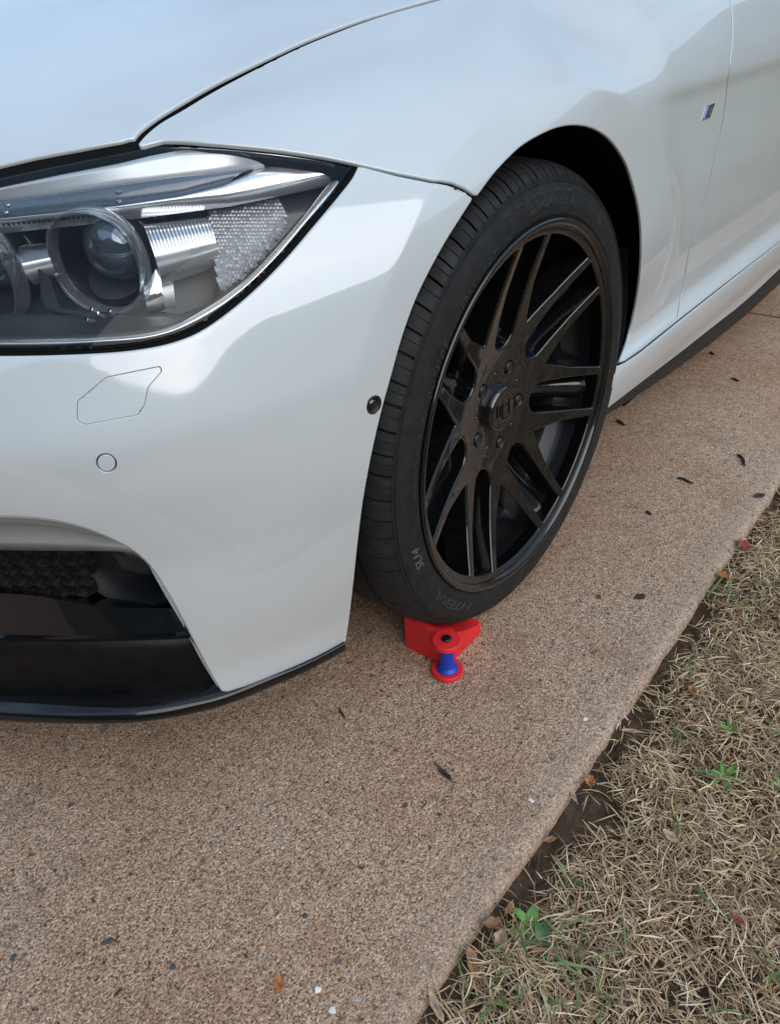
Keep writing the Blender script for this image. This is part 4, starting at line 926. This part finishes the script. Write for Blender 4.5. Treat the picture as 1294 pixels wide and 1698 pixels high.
def greens(x, y):
    v = np.full(x.shape, .02)
    for c, s in GC: v += np.exp(-((x-c[0])**2+(y-c[1])**2)/2/s/s)
    return np.clip(v, 0, 1)
o = blades('green_grass', 1500, (-.9, .8), (-.8, EDGE-.004), GREENM, lens=(.02, .06), wid=(.0008, .0018), lift=(.2, 1.1), dens=greens, z0=.004, curl=.5); tag(o, kind='stuff')

# ------------------------------------------------------------------ weeds, leaves, grit
WEED = mat('weed_green', (.13, .26, .045), .45, speck=(90, .3)); WEED2 = mat('weed_dark_green', (.06, .13, .035), .5, speck=(90, .3))
def weed(px, n, ln, m, label, wid=.0032, seed=0):
    r = random.Random(seed); c = gp(*px, -.006); b = MB()
    for k in range(n):
        a = 2*math.pi*k/n+r.uniform(-.4, .4); L_ = ln*r.uniform(.7, 1.15); V = []; F = []; S = 6; w_ = wid*r.uniform(.8, 1.2); e0 = r.uniform(.35, .9)
        for i in range(S+1):
            t = i/S; h = L_*(math.sin(e0)*t-.45*t*t); rr = L_*math.cos(e0)*t; ww = w_*math.sin(math.pi*min(1, .12+.88*t))**.8+.0002
            p0 = np.array([c[0]*0+rr*math.cos(a), rr*math.sin(a), max(h, .001)]); s_ = np.array([-math.sin(a), math.cos(a), 0])*ww
            V += [p0-s_+np.array([0, 0, .25*ww]), p0, p0+s_+np.array([0, 0, .25*ww])]
        for i in range(S):
            for j in range(2): F.append((i*3+j, i*3+j+1, (i+1)*3+j+1, (i+1)*3+j))
        b.add(V, F)
    o = b.build('weed', m, None, sharp=None); o.location = (c[0], c[1], float(soil_z(c[0], c[1]))+.006); tag(o, label, 'weed', 'green weeds in the lawn'); return o
weed((1198, 1292), 12, .030, WEED, 'dense green weed with many narrow pointed leaves, right of the middle of the dry lawn', .0022, 1)
weed((1208, 1218), 4, .022, WEED, 'four-leaved bright weed just above the narrow-leaved one', .0036, 2)
weed((1216, 1158), 5, .018, WEED, 'small pale weed in the upper lawn, nearer the driveway than the right-hand grass clump', .0030, 3)
weed((1126, 1218), 5, .022, WEED2, 'dark green weed beside the bare soil strip, left of the four-leaved one', .0034, 4)
weed((878, 1532), 5, .026, WEED, 'broad-leaved light green weed beside the curled brown leaves at the slab edge', .0052, 5)
weed((900, 1566), 5, .030, WEED2, 'long-leaved dark green weed amid the green grass near the slab edge', .0046, 6)
weed((945, 1460), 5, .016, WEED2, 'tiny greyish weed in the dry grass just right of the bare soil', .0030, 7)
weed((1292, 1305), 5, .022, WEED, 'green weed cut by the right border of the photo', .0034, 8)

def leaf_mat(nm, c):
    return mat(nm, c, .65, speck=(160, .45), bump=(200, .0006))
LF = [leaf_mat('leaf_brown', (.30, .15, .07)), leaf_mat('leaf_orange', (.42, .15, .045)), leaf_mat('leaf_tan', (.42, .28, .17)), leaf_mat('leaf_red', (.28, .05, .03)), leaf_mat('leaf_dark', (.035, .025, .022))]
def leaf(px, ln, wd, ang, m, label, curl=.3, z=None, seed=0, name='fallen_leaf', tilt=0.0):
    """a thin curled leaf with a midrib, lying on the ground"""
    r = random.Random(seed); c = gp(*px); onl = c[1] < EDGE; zz = (float(soil_z(c[0], c[1]))+.012) if onl else .0006
    c = gp(*px, zz); V = []; NS, NW = 12, 6
    for i in range(NS+1):
        t = i/NS; w_ = wd/2*(math.sin(math.pi*(t**.8)))**.75*(1+.12*math.sin(t*17+seed)) if 0 < t < 1 else .0003
        for j in range(-NW//2, NW//2+1):
            s = j/(NW/2); x = (t-.5)*ln; y = s*w_+.06*wd*math.sin(t*5+seed); h = curl*(abs(s)**1.6)*w_+curl*.5*ln*(t-.45)**2+.04*wd*math.sin(t*11+s*3+seed)*curl+.0003
            V.append((x, y, max(h, 0)))
    m_ = NW+1; F = [(i*m_+j, i*m_+j+1, (i+1)*m_+j+1, (i+1)*m_+j) for i in range(NS) for j in range(NW)]
    b = MB(); b.add(V, F); b.tube([(-ln*.62, .05*wd, .0008), (-ln*.5, 0, .0008), (-ln*.2, 0, .0009), (0, .0, .0009)], .0005, 5)
    o = b.build(name, m, None, sharp=None); sm = o.modifiers.new('thickness', 'SOLIDIFY'); sm.thickness = .0004
    o.location = tuple(c); o.rotation_euler = (tilt, tilt*.5, math.radians(ang)); tag(o, label, 'leaf'); return o
leaf((462, 1630), .017, .010, 70, LF[1], 'small orange-brown leaf fragment on the concrete left of the white bird dropping', seed=1, curl=.5)
leaf((783, 1592), .030, .012, 50, LF[0], 'flat pinkish brown leaf against the slab edge below the curled leaves', seed=2)
leaf((817, 1538), .024, .016, 110, LF[0], 'upper of two curled brown leaves piled at the slab edge', seed=3, curl=.9, tilt=.3)
leaf((832, 1558), .020, .014, 20, LF[2], 'lower of two curled brown leaves piled at the slab edge', seed=4, curl=.9, tilt=-.2)
leaf((722, 1665), .034, .008, 62, LF[2], 'long narrow tan leaf where the slab edge meets the bottom of the photo', seed=5)
leaf((979, 1296), .018, .012, 30, LF[1], 'orange leaf on bare soil beside the driveway halfway down the lawn', seed=6, curl=.7)
leaf((950, 1318), .022, .006, 55, LF[2], 'thin yellowish leaf touching the slab edge below the orange leaf', seed=7)
leaf((1046, 1212), .026, .006, 120, LF[2], 'thin tan leaf on the bare soil strip beside the driveway', seed=8)
leaf((1232, 906), .036, .022, 30, LF[3], 'large reddish leaf in the grass against the slab edge at the upper right', seed=9, curl=.6, tilt=.3)
leaf((1198, 958), .022, .016, 80, LF[1], 'orange curled leaf against the slab edge just below the large reddish leaf', seed=10, curl=1.0)
leaf((1148, 1144), .014, .010, 10, LF[1], 'small round orange leaf in the upper lawn', seed=11, curl=.8)
leaf((1112, 1386), .022, .012, 80, LF[2], 'tan leaf lying in the middle of the dry lawn', seed=12)
leaf((1222, 1524), .014, .007, 80, LF[3], 'small reddish leaf in the lower right lawn', seed=13)
leaf((1286, 1560), .030, .006, 160, LF[2], 'narrow golden leaf at the right border of the lower lawn', seed=14)
leaf((845, 1504), .018, .006, 5, LF[0], 'slim brown leaf crossing bare soil above the curled pair', seed=15)
leaf((912, 1392), .016, .007, 140, LF[0], 'brown sliver of leaf on the soil beside the slab, below the yellowish leaf', seed=16)
leaf((736, 1282), .030, .007, 75, LF[4], 'dark dry twig-like leaf on the concrete below the chock', seed=17, curl=.6)
leaf((993, 990), .010, .006, 70, LF[3], 'tiny dark red leaf scrap on the concrete behind the wheel', seed=18, curl=.8)
leaf((1061, 990), .020, .013, 160, LF[4], 'oval dark leaf flat on the concrete right of the red scrap', seed=19, curl=.1)
leaf((1259, 822), .026, .013, 150, LF[4], 'dark grey leaf on the concrete at the right end of the crack', seed=20, curl=.1)
def twig(px0, px1, r, m, label, name='twig', cat='twig'):
    a, c = gp(*px0, r), gp(*px1, r); mid = (a+c)/2; d = c-a; L_ = np.linalg.norm(d); pr = np.array([-d[1], d[0], 0])/L_
    pts = [(a-mid)*(1-t)+(c-mid)*t+pr*L_*.08*math.sin(t*5)+np.array([0, 0, .0006+.0006*math.sin(t*7)]) for t in np.linspace(0, 1, 9)]
    b = MB(); b.tube(pts, r, 7, rr=[r*q for q in (.5, 1.1, .9, 1.2, 1, 1.25, .8, .7, .3)]); o = b.build(name, m, None, sharp=None); o.location = tuple(mid); tag(o, label, cat); return o
TW = mat('dark_twig', (.03, .022, .018), .8, bump=(300, .0005)); TW2 = mat('straw_twig', (.55, .43, .27), .6)
twig((1223, 754), (1240, 773), .0028, TW, 'dark splinter of bark on the concrete near the upper right lawn')
twig((1124, 793), (1152, 801), .0024, TW, 'dark twig lying along the crack in the concrete')
twig((1022, 698), (1039, 705), .0030, TW, 'black twig on the concrete just outside the sill behind the wheel')
twig((1071, 849), (1082, 853), .0024, TW, 'short black crumb of bark in the middle of the concrete behind the wheel')
twig((884, 1272), (918, 1264), .0007, TW2, 'single straw lying on the concrete near the slab edge', 'straw', 'straw')
twig((200, 1640), (190, 1652), .0012, TW, 'brown speck of bark on the concrete left of the orange leaf fragment')
twig((562, 1180), (574, 1190), .0014, TW, 'small dark twig on the concrete in front of the bumper corner')
twig((1176, 585), (1186, 588), .0028, TW, 'black crumb of bark beside the sill near the upper right')
twig((1213, 628), (1228, 632), .0026, TW, 'dark twig on the concrete between the sill crumb and the lawn')
PEB = [mat('pebble_grey', (.07, .07, .072), .7, bump=(200, .001)), mat('dropping_white', (.75, .75, .72), .7), mat('pebble_pale', (.5, .47, .42), .7, bump=(200, .001))]
def pebble(px, r, m, label, name='pebble', cat='pebble', flat=.4, seed=0):
    rr = random.Random(seed); c = gp(*px); me = bpy.data.meshes.new(name); bm = bmesh.new(); bmesh.ops.create_icosphere(bm, subdivisions=3, radius=r)
    k = [rr.uniform(.7, 1.2) for _ in range(8)]
    for v in bm.verts:
        d = v.co.normalized(); f = 1+.18*math.sin(3*d.x*k[0]+k[1]*5)+.14*math.sin(4*d.y*k[2]+k[3]*7)+.1*math.sin(6*d.z+k[4]*9); v.co = Vector((v.co.x*f*k[5], v.co.y*f*k[6], v.co.z*f*flat))
    zmin = min(v.co.z for v in bm.verts)
    for v in bm.verts: v.co.z -= zmin*.8
    for f in bm.faces: f.smooth = True
    bm.to_mesh(me); bm.free(); me.materials.append(m); o = link(bpy.data.objects.new(name, me)); o.location = (c[0], c[1], 0); o.rotation_euler.z = rr.uniform(0, 6); tag(o, label, cat); return o
pebble((527, 1642), .0035, PEB[1], 'white and black bird dropping on the concrete right of the orange leaf fragment', 'bird_dropping', 'dropping', .6, 1)
pebble((551, 1674), .0032, PEB[1], 'white bird dropping on the concrete near the bottom of the photo', 'bird_dropping', 'dropping', .25, 2)
pebble((881, 1327), .0046, PEB[1], 'white splash of bird dropping near the slab edge', 'bird_dropping', 'dropping', .25, 3)
pebble((971, 1193), .0030, PEB[1], 'tiny white bird dropping on the concrete beside the lawn', 'bird_dropping', 'dropping', .3, 4)
pebble((178, 1561), .0050, PEB[0], 'large flat dark grey stone set in the concrete at the lower left', 'embedded_stone', 'stone', .12, 5)
pebble((287, 1602), .0028, PEB[0], 'small dark oval stone in the concrete above the orange leaf fragment', 'embedded_stone', 'stone', .12, 6)
pebble((672, 1335), .0034, PEB[0], 'dark stone in the concrete left of the twig-like leaf', 'embedded_stone', 'stone', .12, 7)
pebble((506, 1518), .0030, PEB[0], 'greyish stone in the concrete above and right of the orange leaf fragment', 'embedded_stone', 'stone', .12, 8)
pebble((22, 1587), .0030, PEB[0], 'dark stone in the concrete at the left border of the photo', 'embedded_stone', 'stone', .12, 9)
